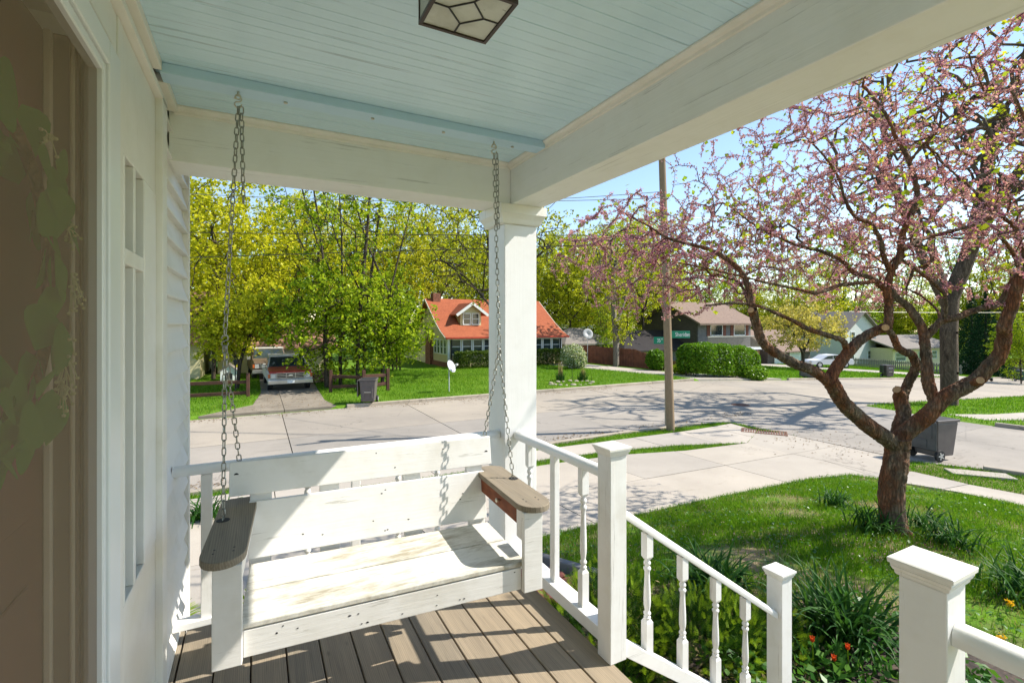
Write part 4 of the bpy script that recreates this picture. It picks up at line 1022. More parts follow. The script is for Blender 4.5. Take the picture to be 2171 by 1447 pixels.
# blossom hugs the twigs, young leaves at their tips
ed = tw[cnt[tw] < 40]; A_, B_ = P[par_[ed]], P[ed]
nb = rng.poisson(34, len(ed)); ii = np.repeat(np.arange(len(ed)), nb); s_ = rng.random(len(ii))[:, None]
dens = np.sin(A_[ii, 0]*2.3+A_[ii, 2]*1.7)+np.sin(A_[ii, 1]*2.9-A_[ii, 2]*2.2); kk = rng.random(len(ii)) < np.clip(.66+.24*dens, .2, 1)
C = (A_[ii]+(B_[ii]-A_[ii])*s_)[kk]; C = C+rng.normal(0, .013, C.shape)
print('blossom', len(C), 'edges', len(ed), 'tips', len(tips))
V, F_ = leaves(C, .024, .018, 0); npmesh('blossom', V-off, F_, m_redbud, rbt)
C = C[rng.random(len(C)) < .10]; V, F_ = leaves(C+rng.normal(0, .01, C.shape), .02, .016, 0); npmesh('blossom', V-off, F_, m_redbud2, rbt)
tp = P[tips]; nl = rng.poisson(.75*(1+.8*np.sin(tp[:, 0]*3)*np.sin(tp[:, 1]*2.6+tp[:, 2]*2))); C = np.repeat(tp, np.maximum(nl, 0), 0); C = C+rng.normal(0, .05, C.shape)
V, F_ = leaves(C, .060, .054, .5); npmesh('foliage', V-off, F_, m_rbleaf, rbt)

# --- trees beyond the road
mapleP = tree_parts([[(0, 0, 0), (.05, 0, 1.5), (0, .1, 3), (.2, 0, 4.5), (.1, .2, 6.5)], [(0, .1, 2.6), (1.2, .2, 4.2), (2.2, .1, 5.2)], [(0, .1, 3), (-1.2, -.4, 4.6), (-2.3, -.5, 5.6)], [(.1, 0, 3.6), (.4, -1.3, 5.2)]],
    [((0, 0, 6.2), (3.6, 3.6, 5.4), 430, 1)], npl=46, spread=.30, L_=.15, W_=.115, zmin=.9)
maple = tree('maple_tree', 'tall yellow green maple beside the house corner beyond the road', at(452, 27.5), mapleP, m_bark, m_maple, s=1.2)
oakP = tree_parts([[(0, 0, 0), (.1, 0, 2), (0, .1, 4), (.3, .1, 6), (.2, .3, 9)], [(.05, .05, 3), (1.6, .3, 5), (2.8, .2, 7.2)], [(0, .1, 4), (-1.5, -.4, 6), (-2.9, -.4, 8)], [(.2, .1, 5.2), (.8, -1.4, 7.5)], [(.2, .1, 5.4), (-.6, 1.6, 8)]],
    [((0, 0, 8.6), (4.3, 4.2, 5.2), 480, 1)], npl=30, spread=.34, L_=.15, W_=.11, rt=.016, zmin=2.5)
oak = tree('oak_tree', 'tall olive green tree behind the garage with dark forked limbs', at(622, 38), oakP, m_bark, m_olive)
# the many stemmed clump by the old drive
stems = []; cr = []
for i in range(5):
    x = [-.9, -.25, .35, .75, 1.5][i]; y = [0, .5, -.4, .3, -.1][i]
    stems.append([(x, y, 0), (x*1.05, y, 2), (x*1.15+.1, y, 4.2), (x*1.5+.2, y*1.3, 6.8), (x*1.9+.2, y*1.6, 9.2)])
    stems.append([(x*1.15+.1, y, 4.2), (x*1.2-.9, y+.5, 6.6), (x*1.2-1.5, y+.8, 9)])
clumpP = tree_parts(stems, [((0, 0, 3.1), (3.4, 2.2, 2.6), 420, 1.05), ((.2, 0, 8.2), (3.6, 2.6, 3.4), 260, .38), ((2.4, -.3, 2.6), (1.6, 1.2, 1.5), 80, .8)], npl=40, spread=.26, L_=.13, W_=.105, rt=.014, ex=.46, zmin=.5)
clump = tree('multi_stem_tree', 'many stemmed bright green tree beside the old driveway and cart', at(738, 24.3), clumpP, m_bark, m_green, s=1.12)
bareP = tree_parts([[(0, 0, 0), (.1, 0, 2.4), (0, .1, 4.6), (.3, .1, 7), (.5, .3, 10)], [(.05, .05, 4), (1.8, .3, 6), (3.6, .2, 7.2)], [(0, .1, 4.4), (-1.5, -.4, 6.4), (-3.4, -.4, 7.8)], [(.2, .1, 5.5), (.8, -1.8, 7.5), (1.4, -3, 8.8)]],
    [((.2, 0, 8.5), (5.2, 4.6, 4.4), 560, 1)], npl=11, spread=.30, L_=.15, W_=.11, rt=.018, ex=.42, wob=.22, zmin=3, lift=.1)
bare = tree('bare_tree', 'wide dark limbed tree with few young leaves behind the red roofed house', at(925, 48), bareP, m_bark, m_olive)
retree(bare, 'thin leaved dark tree rising right behind the porch column', at(1050, 30), 1.0, 2.2)
retree(maple, 'yellow green tree low behind the garage roof', at(520, 44), .9, 1.1, m_green)
retree(maple, 'pale yellow maple hidden mostly by the house corner', at(398, 34), 1.15, 2.5)
retree(oak, 'olive tree at the back of the old driveway', at(700, 42), 1.0, .7, m_olive)
retree(oak, 'green tree between the clump and the red roofed house', at(845, 58), 1.1, 3.1, m_green)
retree(clump, 'green thicket left of the red roofed house', at(838, 33), .62, 1.9, m_green)
for px_, t, s, rz, src, lm_, lab in (
    (1175, 62, 1.4, .4, maple, m_olive, 'olive tree directly right of the porch column above the red roof'),
    (1245, 66, 1.5, 1.5, maple, m_maple, 'tall yellow tree above the small grey garage'),
    (1330, 72, 1.45, 2.9, oak, m_olive, 'olive tree far behind the pale trunked tree'),
    (1400, 78, 1.45, 4.1, maple, m_olive, 'broad olive tree far behind the utility pole'),
    (1120, 78, 1.35, 5.1, oak, m_olive, 'far olive tree seen over the red roof ridge'),
    (1500, 88, 1.25, .9, oak, m_green, 'green tree behind the dark two storey house'),
    (1590, 92, 1.2, 2.2, maple, m_olive, 'olive tree behind the dark house chimney side'),
    (1690, 98, 1.1, 3.3, oak, m_olive, 'sparse tree behind the pale gold tree'),
    (1790, 105, 1.1, 1.2, maple, m_green, 'green tree above the pale house gable'),
    (1900, 110, 1.0, 2.0, maple, m_olive, 'far olive tree behind the redbud trunk'),
    (2010, 100, .9, .3, maple, m_maple, 'far yellow tree behind the big furrowed trunk'),
    (2120, 90, .9, 4.4, maple, m_olive, 'far tree behind the spruce'),
    (985, 70, 1.2, 2.6, oak, m_olive, 'far olive tree behind the dormer of the red roofed house'),
    (1280, 50, .55, 1.0, clump, m_green, 'green thicket behind the brown board fence'),
    (1415, 66, .75, 2.0, clump, m_green, 'dark green thicket beside the dark house'),
    (610, 62, 1.2, 4.9, maple, m_maple, 'far yellow maple seen through the gap over the garage'),
    (480, 66, 1.1, .2, oak, m_green, 'far green tree behind the garage roof'),
    (760, 75, 1.2, 1.9, maple, m_olive, 'far olive tree behind the multi stemmed clump')):
    retree(src, lab, at(px_, t), s, rz, lm_)
for i, (px_, t, where) in enumerate(((1150, 96, 'over the right end of the red roof'), (1228, 110, 'over the flat roofed house'), (1290, 86, 'left of the pale trunk'), (1352, 104, 'between the pale trunk and the utility pole'), (1428, 96, 'over the very dark low roof'),
        (1478, 118, 'over the left end of the dark house roof'), (1545, 100, 'over the middle of the dark house roof'), (1612, 96, 'over the right end of the dark house roof'), (1668, 112, 'over the white garage doors'), (1735, 92, 'over the white sedan'), (1785, 108, 'left of the pale house gable'), (1865, 118, 'over the pale house gable'),
        (1925, 112, 'over the left end of the long beige house'), (1985, 126, 'over the middle of the long beige house'), (2060, 96, 'between the furrowed trunk and the spruces'), (2130, 88, 'right of the spruces'), (2190, 80, 'at the far right beyond the picket fence'), (430, 84, 'over the rust brown house roof'), (575, 92, 'over the pickup trucks'), (800, 84, 'left of the red roof chimney'), (1075, 96, 'hidden behind the porch column'))):
    src = [clump, maple, clump, oak][(i*7) % 4]; s = [1.7, 1.35, 1.9, 1.1][(i*7) % 4]*(1.0 if px_ < 1640 else 1.25); m_ = [m_olive, m_maple, m_green, m_olive][(i*5) % 4]
    retree(src, {m_olive: 'olive', m_maple: 'yellow', m_green: 'green'}[m_]+' tree in the distant row '+where, at(px_, t), s, i*1.7, m_)['group'] = 'distant tree row'
retree(oak, 'tall leafy tree directly behind the multi stemmed clump', at(690, 33), .92, 2.4, m_maple)
retree(maple, 'tall olive tree at the left edge of the red roofed house', at(835, 44), 1.3, 4.0, m_olive)
retree(oak, 'tall yellow green tree behind the chimney of the red roofed house', at(930, 56), 1.45, 5.2, m_maple)
retree(maple, 'leafy tree high behind the right part of the red roof', at(1010, 62), 1.35, .6, m_olive)
retree(maple, 'big yellow green tree rising over the flat roofed house', at(1210, 54), 1.3, 2.2, m_olive)
retree(oak, 'big yellow green tree between the pole and the pale trunk', at(1365, 56), 1.3, .9, m_maple)
youngP = tree_parts([[(0, 0, 0), (.1, 0, 1.2), (.4, 0, 2.4), (1.0, 0, 3.3)], [(.1, 0, 1.2), (-.5, .1, 2.4), (-.9, .1, 3.4)]], [((.9, 0, 3.5), (2.5, 1.3, 1.2), 300, 1), ((-.6, 0, 2.6), (1.1, .9, 1.2), 90, 1)], npl=34, spread=.24, L_=.13, W_=.105, rt=.010, zmin=1.6)
tree('young_tree', 'young tree with low yellow green boughs hanging over the pickup truck', at(503, 23.6), youngP, m_bark, m_maple)
# pale trunk by the fence
paleP = tree_parts([[(0, 0, -.1), (.0, 0, 1.5), (-.1, 0, 3), (-.2, .1, 5), (-.1, .2, 8)], [(-.1, 0, 3.2), (.9, .1, 5), (1.5, .2, 7)]], [((0, 0, 8), (3.2, 3.2, 3.6), 260, 1), ((.1, -.3, 2.9), (.9, .6, 1.2), 60, .8)], npl=24, L_=.13, W_=.1, zmin=1.5, rt=.028)
tree('pale_trunk_tree', 'tree with thick pale trunk standing at the brown board fence', at(1306, 37.5), paleP, m_palebark, m_olive)
bigP = tree_parts([[(0, 0, -.2), (0, 0, 1.5), (-.05, 0, 3.2), (.1, 0, 4.6), (.7, -.4, 6.5), (1.2, -.7, 9), (1.6, -.9, 12)], [(.0, 0, 4), (-1.2, .4, 6.2), (-2.6, .6, 8.6)], [(.7, -.4, 6.5), (-.6, -1.8, 8.5), (-1.6, -3.2, 10)], [(.1, 0, 4.8), (1.9, 1.2, 6.6), (3.4, 2, 8)]],
    [((.3, -.3, 11.5), (5.4, 5, 4.6), 380, 1)], npl=6, L_=.14, W_=.11, rt=.045, ex=.40, zmin=6, k=9)
tree('furrowed_trunk_tree', 'large tree with thick furrowed trunk across the front street', at(2012, 20.6), bigP, m_bigbark, m_maple)
goldP = tree_parts([[(0, 0, 0), (0, 0, 1.0), (.1, 0, 2)], [(0, 0, 1), (-.8, .2, 2.2)], [(0, 0, 1.1), (.8, -.1, 2.3)]], [((0, 0, 2.7), (2.6, 2.2, 1.5), 240, 1)], npl=32, spread=.2, L_=.12, W_=.09, rt=.011, zmin=1.0)
tree('ornamental_tree', 'small pale gold leaved tree in front of the white garage doors', at(1703, 46), goldP, m_bark, m_blossomtree, s=1.55)
retree(maple, 'bright green tree above the picket fence end', at(2165, 40), .55, 1.0, m_green)
# spruce
def spruce(label, base, H, R_):
    e = empty('spruce_tree', base, label, 'tree', 'trees beyond the road')
    b = MB().tube([(0, 0, 0), (0, 0, H*.5), (0, 0, H)], [.2, .12, .02], 7); b.build('trunk', m_bark, e, smooth=60)
    n = 15000; z = 1-np.sqrt(rng.random(n)); lay = .5+.5*np.abs(np.sin(z*38)); a = rng.uniform(0, 2*np.pi, n); rr_ = R_*(1-z)*(.45+.55*lay)*np.sqrt(rng.uniform(.15, 1, n))
    C = np.stack([rr_*np.cos(a), rr_*np.sin(a), .4+z*(H-.4)-rr_*.25], -1); V, F_ = leaves(C, .20, .07, .3); npmesh('crown', V, F_, m_spruce, e)
spruce('dark spruce tree behind the picket fence', at(2090, 50), 9, 2.6); spruce('second dark spruce tree farther along the picket fence', at(2060, 62), 11, 2.6)

# --- shrubs, hedges, clumps
def blob_shrub(name, label, base, blobs, n, L_, W_, m, cat='shrub', group=None, up=.3, shell=.22, leafname='foliage', stems=6):
    e = empty(name, base, label, cat, group); C = []
    tot = sum(r[0]*r[2] for c, r in blobs)
    for c, r in blobs:
        k = int(n*r[0]*r[2]/tot); d = unit(rng.normal(0, 1, (k, 3))); lump = 1+.10*np.sin(d[:, 0]*7+c[0])*np.sin(d[:, 1]*6+d[:, 2]*8)
        p = d*(rng.random(k)**shell*lump)[:, None]*np.array(r)+np.array(c); C.append(p[p[:, 2] > .02])
    C = np.concatenate(C); V, F_ = leaves(C, L_, W_, up); npmesh(leafname, V, F_, m, e)
    b = MB()
    for i in range(stems):
        c, r = blobs[i % len(blobs)]; x, y = c[0]+rng.uniform(-.5, .5)*r[0], c[1]+rng.uniform(-.5, .5)*r[1]
        b.tube([(x*.8, y*.8, -.05), (x, y, c[2]*.6), (x*1.1, y*1.1, c[2]+r[2]*.5)], [.02, .015, .006], 5)
    b.build('stems', m_bark, e); return e
def hedge(name, label, a, b, ht, th, n, L_, W_, m, cat='hedge', box=True, group=None):
    a, b = Vector(a), Vector(b); base = (a+b)/2; e = empty(name, base, label, cat, group); d = (b-a); Ln = d.length; d.normalize(); s = Vector((-d.y, d.x, 0))
    # points near the faces of a soft box
    u = rng.uniform(-1, 1, (n, 3)); ax = rng.integers(0, 3, n); sg = np.sign(rng.uniform(-1, 1, n)); w_ = np.array([th*ht, Ln*ht, Ln*th*1.3]); ax = rng.choice(3, n, p=w_/w_.sum())
    u[np.arange(n), ax] = np.where(ax == 2, 1, sg)*rng.uniform(.84, 1.0, n)
    pw = (np.abs(u)**(8 if box else 3.2)).sum(1)**(1/(8 if box else 3.2)); u = u/np.maximum(pw, 1)[:, None]
    lump = 1+.05*np.sin(u[:, 0]*Ln*2.1)*np.cos(u[:, 1]*3)
    z = (u[:, 2]*.5+.5)*ht*lump
    C = np.outer(u[:, 0]*Ln/2, d)+np.outer(u[:, 1]*th/2*lump, s)+np.outer(z, [0, 0, 1]); C += rng.normal(0, .03, C.shape)
    V, F_ = leaves(C, L_, W_, .3); npmesh('foliage', V, F_, m, e)
    bb = MB()
    for i in range(int(Ln/.7)):
        x = (i+.5)/int(Ln/.7)-.5; p = d*(x*Ln); bb.tube([p+Vector((0, 0, -.05)), p+s*rng.uniform(-.15, .15)+Vector((0, 0, ht*.75))], [.03, .012], 5)
    bb.build('stems', m_bark, e); return e
hy = 31.9
hedge('clipped_hedge', 'low clipped hedge under the porch windows of the red roofed house', (AtY(962, 760, hy).x, hy, Tz(15, hy)), (AtY(1219, 760, hy).x, hy, Tz(15, hy)), 1.15, 1.1, 26000, .09, .07, m_box)
p1, p2 = G(1462, 800), G(1640, 806)
hedge('round_hedge', 'big bright green rounded hedge along the far driveway', (p1.x+.6, p1.y+1.2, Tz(p1.x, p1.y)), (p2.x, p2.y+1.4, Tz(p2.x, p2.y)), 2.05, 2.2, 26000, .13, .10, m_hedge, box=False)
q = G(1390, 784); blob_shrub('round_shrub', 'small round green shrub left of the utility pole by the fence', q, [((0, 0, .75), (.75, .7, .75))], 3600, .12, .09, m_hedge)
q = G(1447, 792); blob_shrub('low_shrub', 'low bright green leafy clump right of the utility pole', q, [((0, 0, .3), (.85, .6, .38)), ((.6, 0, .22), (.5, .4, .3))], 2600, .12, .06, m_green)
q = G(1625, 808); blob_shrub('low_shrub', 'low green bush at the street end of the rounded hedge', q+Vector((0, .8, 0)), [((0, 0, .4), (1.0, .7, .5))], 2600, .12, .08, m_hedge)
q = G(1214, 779); blob_shrub('flowering_shrub', 'white flowering shrub at the end of the clipped hedge', q+Vector((-.4, -.6, 0)), [((0, 0, .9), (.95, .8, .85)), ((.4, 0, .6), (.7, .7, .6))], 5200, .11, .09, m_whiteflower)
for px_, py_, lab in ((1188, 806, 'tan ornamental grass tuft in the lawn bed left of the stake'), (1236, 806, 'tan ornamental grass tuft in the lawn bed right of the stake')):
    q = G(px_, py_); e = empty('ornamental_grass', q, lab, 'plant'); P_ = rng.normal(0, .10, (260, 3))*[1, 1, 0]; V, F_ = blades(P_, .5, .02, .5); npmesh('leaves', V, F_, m_lily, e)
    P_ = rng.normal(0, .06, (90, 3))*[1, 1, 0]; V, F_ = blades(P_, 1.0 if px_ < 1200 else .7, .02, .15); npmesh('plumes', V, F_, m_dry, e)
q = G(1213, 806); e = empty('garden_stake', q, 'thin iron shepherd hook standing in the lawn bed', 'stake')
b = MB().tube([(0, 0, 0), (0, 0, 1.0), (.03, 0, 1.1), (.12, 0, 1.12), (.16, 0, 1.03)], .012, 6); b.build('rod', m_black, e); MB().tube([(-.12, 0, .12), (0, 0, .2), (.12, 0, .12)], .01, 5).build('foot', m_black, e)
e = empty('stone_edging', G(1212, 812), 'ring of small stones round the lawn bed across the street', 'stones')
sm_ = MB().lathe([(.02, -.06), (.13, -.02), (.15, .05), (.10, .10), (.02, .12)], n=7).mesh('stone', smooth=50); sm_.materials.append(m_kerb)
for i in range(20):
    a = i/20*2*math.pi; o = link('stone', sm_, parent=e); o.location = (1.25*math.cos(a), .75*math.sin(a), rng.uniform(-.03, .02)); o.rotation_euler = (rng.uniform(-.3, .3), 0, rng.uniform(0, 6)); s = rng.uniform(.6, 1.2); o.scale = (s, s*.8, s*.7)
# arching strap leaved clumps
def strap(n, Lr, wd, spreadr, segs=6):
    V = []; F_ = []
    for i in range(n):
        a = rng.uniform(0, 2*math.pi); Ln = rng.uniform(*Lr); tilt = rng.uniform(.35, 1.1); c = Vector((rng.normal(0, spreadr), rng.normal(0, spreadr), 0)); p = c.copy(); dirx = Vector((math.cos(a), math.sin(a), 0)); side = Vector((-dirx.y, dirx.x, 0)); an = R(88)-tilt*R(28); curl = rng.uniform(1.2, 2.3)*tilt
        n0 = len(V)
        for j in range(segs+1):
            s = j/segs; wj = wd*rng.uniform(.9, 1.1)*(1-s**2.2)*(.6+.4*min(1, s*4))
            fold = Vector((0, 0, -.25*wj))
            V += [p-side*wj/2, p+fold, p+side*wj/2]
            if j < segs:
                p = p+(dirx*math.cos(an)+Vector((0, 0, math.sin(an))))*Ln/segs; an -= curl*R(100)/segs*(.5+s)
                if j: F_ += []
        for j in range(segs):
            b0 = n0+3*j; F_ += [(b0, b0+1, b0+4, b0+3), (b0+1, b0+2, b0+5, b0+4)]
    return np.array([tuple(v) for v in V]), np.array(F_)
def lily(label, x, y, n, Lr, wd=.020, spreadr=.07, group='daylily clumps'):
    e = empty('daylily_clump', (x, y, Tz(x, y)), label, 'plant', group); V, F_ = strap(n, Lr, wd, spreadr); npmesh('leaves', V, F_, m_lily, e, smooth=True)
lily('largest dark daylily clump beside the foot of the stair rail', 3.78, 2.02, 150, (.46, .72), .027, .10)
lily('daylily clump seen through the stair balusters', 3.45, 2.85, 110, (.42, .64), .025, .10)
lily('daylily clump in front of the redbud trunk on the left', 6.45, 3.1, 90, (.30, .46), .02, .09)
lily('small daylily clump left behind the redbud trunk', 7.7, 4.15, 80, (.28, .42), .02, .09)
lily('daylily clump right of the redbud trunk', 6.95, 2.55, 100, (.30, .48), .02, .12)
lily('small daylily clump close behind the redbud trunk', 7.35, 2.95, 60, (.28, .40), .02, .09)
q = AtZ(2170, 1255, -.85); lily('daylily clump beyond the big nearest newel post', q.x, q.y, 100, (.35, .55), .02, .12)
lily('daylily clump on the grass strip behind the porch end rail', -.75, 9.45, 80, (.45, .7), .03, .12)
lily('small strap leaved clump past the old driveway fence', 4.2, 23.4, 50, (.5, .8), .04, .15)
# tulips
def tulip(label, px_, py_, zz=-.55):
    q = AtZ(px_, py_, zz); z0 = Tz(q.x, q.y); e = empty('tulip', (q.x, q.y, z0), label, 'flower'); hgt = zz-z0
    MB().tube([(0, 0, 0), (.01, 0, hgt*.5), (0, 0, hgt-.03)], .004, 5).build('stem', m_yewtip, e)
    vs, fs = leafshape(.048, .028, 5, .5); pm = MB().add(vs, fs).mesh('petal', fix=False, smooth=60); pm.materials.append(m_tulip)
    for i in range(6):
        o = link('petal', pm, parent=e); o.location = (0, 0, hgt-.03); o.rotation_euler = (Matrix.Rotation(i*1.047, 4, 'Z') @ Matrix.Rotation(R(68), 4, 'X')).to_euler()
    vs, fs = leafshape(.24, .05, 7, .3); pm = MB().add(vs, fs).mesh('leaf', fix=False, smooth=60); pm.materials.append(m_lily)
    for i in range(5):
        o = link('leaf', pm, parent=e); o.location = (0, 0, .01); o.rotation_euler = (Matrix.Rotation(i*1.3+rng.uniform(-.3, .3), 4, 'Z') @ Matrix.Rotation(R(rng.uniform(35, 65)), 4, 'X')).to_euler()
tulip('red and yellow tulip nearest the stair rail foot', 1722, 1352); tulip('red tulip standing apart to the right of its neighbour', 1797, 1368, -.56); tulip('drooping orange tulip lowest in the planting bed', 1768, 1392, -.62)
# yew by the steps
def yew(label, base, domes, n, L_=.10):
    e = empty('yew_bush', base, label, 'shrub'); Vd = []; Vt = []; 
    w_ = np.array([d[1][0]*d[1][2] for d in domes]); w_ = w_/w_.sum(); who = rng.choice(len(domes), n, p=w_)
    for i in range(n):
        c, r_ = domes[who[i]]; d = unit(rng.normal(0, 1, 3)); d[2] = abs(d[2])*1.0-.15; s = rng.random()**.30
        p = np.array(c)+d*np.array(r_)*s*(1+.13*np.sin(d[0]*9+who[i])*np.sin(d[1]*8+d[2]*5)); tip = s > .86 and rng.random() < .62
        dr = unit(d*np.array([1, 1, .6])+np.array([0, 0, .75])+rng.normal(0, .28, 3)); sd_ = unit(np.cross(dr, rng.normal(0, 1, 3))); nn = 13 if not tip else 15; Ls = L_*rng.uniform(.6, 1.15)*(.72 if tip else 1)
        up_ = np.cross(sd_, dr)
        for j in range(nn):
            t = j/nn; q = p+dr*Ls*t; s2 = sd_*(1 if j % 2 else -1)+dr*.9+up_*.25; s2 = s2/np.linalg.norm(s2)*(.030 if not tip else .026)*(1-.45*t); wv = np.cross(s2, up_)/.03*.0026
            (Vt if tip else Vd).extend((q-wv, q+wv, q+s2+wv*.4, q+s2-wv*.4))
    for nm, A, m in (('inner_needles', Vd, m_yew), ('fresh_tips', Vt, m_yewtip)):
        A = np.array(A); npmesh(nm, A, np.arange(len(A)).reshape(-1, 4), m, e)
    b = MB()
    for i in range(14):
        a = rng.uniform(0, 6.3); c, r_ = domes[i % len(domes)]; b.tube([(c[0]*.7, c[1]*.7, -.1), (c[0]+r_[0]*.4*math.cos(a), c[1]+r_[1]*.4*math.sin(a), c[2]+.1), (c[0]+r_[0]*.75*math.cos(a), c[1]+r_[1]*.75*math.sin(a), c[2]+r_[2]*.5)], [.018, .012, .004], 5)
    b.build('branches', m_bark, e)
yew('spreading yew bush with bright fresh tips behind the stair rail', (2.35, 2.45, -.82), [((-.25, .2, .12), (.62, .45, .60)), ((.35, -.1, .08), (.62, .42, .46)), ((.85, -.2, .02), (.45, .36, .36)), ((-.45, -.15, .0), (.35, .35, .42))], 6400)
# ground cover in the bed
k = 7000; X_ = rng.uniform(2.6, 5.0, k); Y_ = rng.uniform(-1.2, 2.3, k); kp = inside(bed, X_, Y_) & (np.sin(X_*4.3+1)*np.sin(Y_*3.7) > -.35) & (np.hypot(X_-3.78, Y_-2.02) > .25); X_, Y_ = X_[kp], Y_[kp]
C = np.stack([X_, Y_, T(X_, Y_)+rng.uniform(.02, .17, len(X_))], -1); V, F_ = leaves(C, .062, .036, .7); tag(npmesh('ground_cover', V, F_, m_broad), kind='stuff')
k = 1500; X_ = rng.uniform(1.8, 3.6, k); Y_ = rng.uniform(1.75, 3.3, k); kp = inside(bed, X_, Y_); C = np.stack([X_, Y_, T(X_, Y_)+.03+rng.uniform(0, .05, k)], -1)[kp]; V, F_ = leaves(C, .05, .02, .9); tag(npmesh('leaf_litter', V, F_, m_dry), kind='stuff')
k = 9000; X_ = rng.uniform(-3, 16, k); Y_ = np.where(rng.random(k) < .5, 11.45+np.abs(rng.normal(0, .25, k)), 19.6-np.abs(rng.normal(0, .35, k))); sel = rng.random(k) < .12+.25*(np.sin(X_*1.3)*np.sin(X_*.47) > .2)
q1 = np.stack([X_[sel], Y_[sel]], -1); q2 = np.stack([13.9+rng.normal(0, .8, 260), 8.2+rng.normal(0, 1.3, 260)], -1); q3 = np.stack([rng.uniform(-1.5, 3, 700), rng.uniform(19.8, 25, 700)], -1); q1 = np.concatenate([q1, q2, q3])
C = np.stack([q1[:, 0], q1[:, 1], T(q1[:, 0], q1[:, 1])+.014], -1); V, F_ = leaves(C, .05, .03, 2.5); tag(npmesh('fallen_leaves', V, F_, m_rustleaf), kind='stuff')
k = 5200; X_ = rng.uniform(2.5, 11, k); Y_ = rng.uniform(1.2, 5.9, k); kp = ~paved(X_, Y_) & ~inside(bed, X_, Y_) & (rng.random(k) < .25+.75*(patch(X_*1.6+3, Y_*1.4) > .35)); C = np.stack([X_, Y_, T(X_, Y_)+rng.uniform(.02, .07, k)], -1)[kp]; V, F_ = leaves(C, .038, .028, 1.5); tag(npmesh('lawn_weeds', V, F_, m_broad), kind='stuff')
k = 900; X_ = 5.6+rng.normal(0, 1.8, k); Y_ = 3.4+rng.normal(0, 1.3, k); kp = (X_ > 2.6) & (Y_ > 1.6) & (Y_ < 9) & ~inside(bed, X_, Y_); C = np.stack([X_, Y_, T(X_, Y_)+.03], -1)[kp]; V, F_ = leaves(C, .018, .013, 1.5); tag(npmesh('fallen_petals', V, F_, m_redbud), kind='stuff')
# dandelions
for (px_, py_), lab in zip(((2141, 1277), (2124, 1352), (1678, 1337)), ('yellow dandelion on the lawn beyond the nearest newel post', 'yellow dandelion just above the nearest handrail', 'yellow dandelion beside the foot of the stair post')):
    q = AtZ(px_, py_, -.78); e = empty('dandelion', (q.x, q.y, Tz(q.x, q.y)), lab, 'flower', 'dandelions'); hgt = max(.05, -.78-Tz(q.x, q.y))
    MB().tube([(0, 0, 0), (0, 0, hgt)], .003, 5).build('stem', m_yewtip, e); P_ = np.tile([[0, 0, hgt]], (60, 1))+rng.normal(0, .012, (60, 3)); V, F_ = leaves(P_, .022, .008, .5); npmesh('petals', V, F_, m_yellow, e)
# fern by the house corner
e = empty('fern', (-.36, 3.75, Tz(-.3, 3.7)), 'bright green fern beyond the porch end by the house corner', 'plant')
V = []; F_ = []
for i in range(13):
    a = i*.55+rng.uniform(-.2, .2); Ln = rng.uniform(.6, .85); an = R(80); p = np.array([0, 0, 0.]); dx = np.array([math.cos(a), math.sin(a), 0]); sd_ = np.array([-dx[1], dx[0], 0])
    for j in range(24):
        s = j/24; p = p+(dx*math.cos(an)+np.array([0, 0, math.sin(an)]))*Ln/24; an -= R(4.6)*(.4+s)
        pl_ = .13*math.sin(math.pi*min(1, .12+s*.88))**.8+.01
        for sg in (-1, 1):
            n0 = len(V); q = p+sd_*sg*pl_+dx*.03; w_ = dx*.010; V += [p-w_, p+w_, q+w_*.3, q-w_*.3]; F_.append((n0, n0+1, n0+2, n0+3))
npmesh('fronds', np.array(V), np.array(F_), m_green, e)

# ================================================================== HOUSES, FENCES, VEHICLES, STREET THINGS
def lbox(par, name, m, x0, y0, z0, x1, y1, z1, bevel=0, **k):
    o = par.location
    return MB().box(x0-o.x, y0-o.y, z0-o.z, x1-o.x, y1-o.y, z1-o.z).build(name, m, par, bevel=bevel, **k)
def window(par, x, y, z0, w_, h_, face='-y', m=None, gl=None, sash=True, fw=.07, name='window'):
    """double hung window centred at x,y on a wall facing -y or -x; frame part with two pane sub-parts"""
    o = par.location; b = MB()
    def bx(mb, u0, v0, u1, v1, d0, d1):
        if face == '-y': mb.box(x+u0-o.x, y-d1-o.y, z0+v0-o.z, x+u1-o.x, y-d0-o.y, z0+v1-o.z)
        else: mb.box(x-d1-o.x, y+u0-o.y, z0+v0-o.z, x-d0-o.x, y+u1-o.y, z0+v1-o.z)
    a = w_/2
    bx(b, -a, 0, -a+fw, h_, .002, .07); bx(b, a-fw, 0, a, h_, .002, .07); bx(b, -a+fw, 0, a-fw, fw, .003, .068); bx(b, -a+fw, h_-fw, a-fw, h_, .003, .068)
    if sash: bx(b, -a+fw, h_/2-fw*.3, a-fw, h_/2+fw*.3, .004, .06)
    f = b.build(name, m or m_whitetrim, par)
    for v0, v1 in (((fw, h_/2-fw*.3), (h_/2+fw*.3, h_-fw)) if sash else ((fw, h_-fw),)):
        g_ = MB(); bx(g_, -a+fw, v0, a-fw, v1, .012, .03); g_.build('pane', gl or m_win, f)
    return f
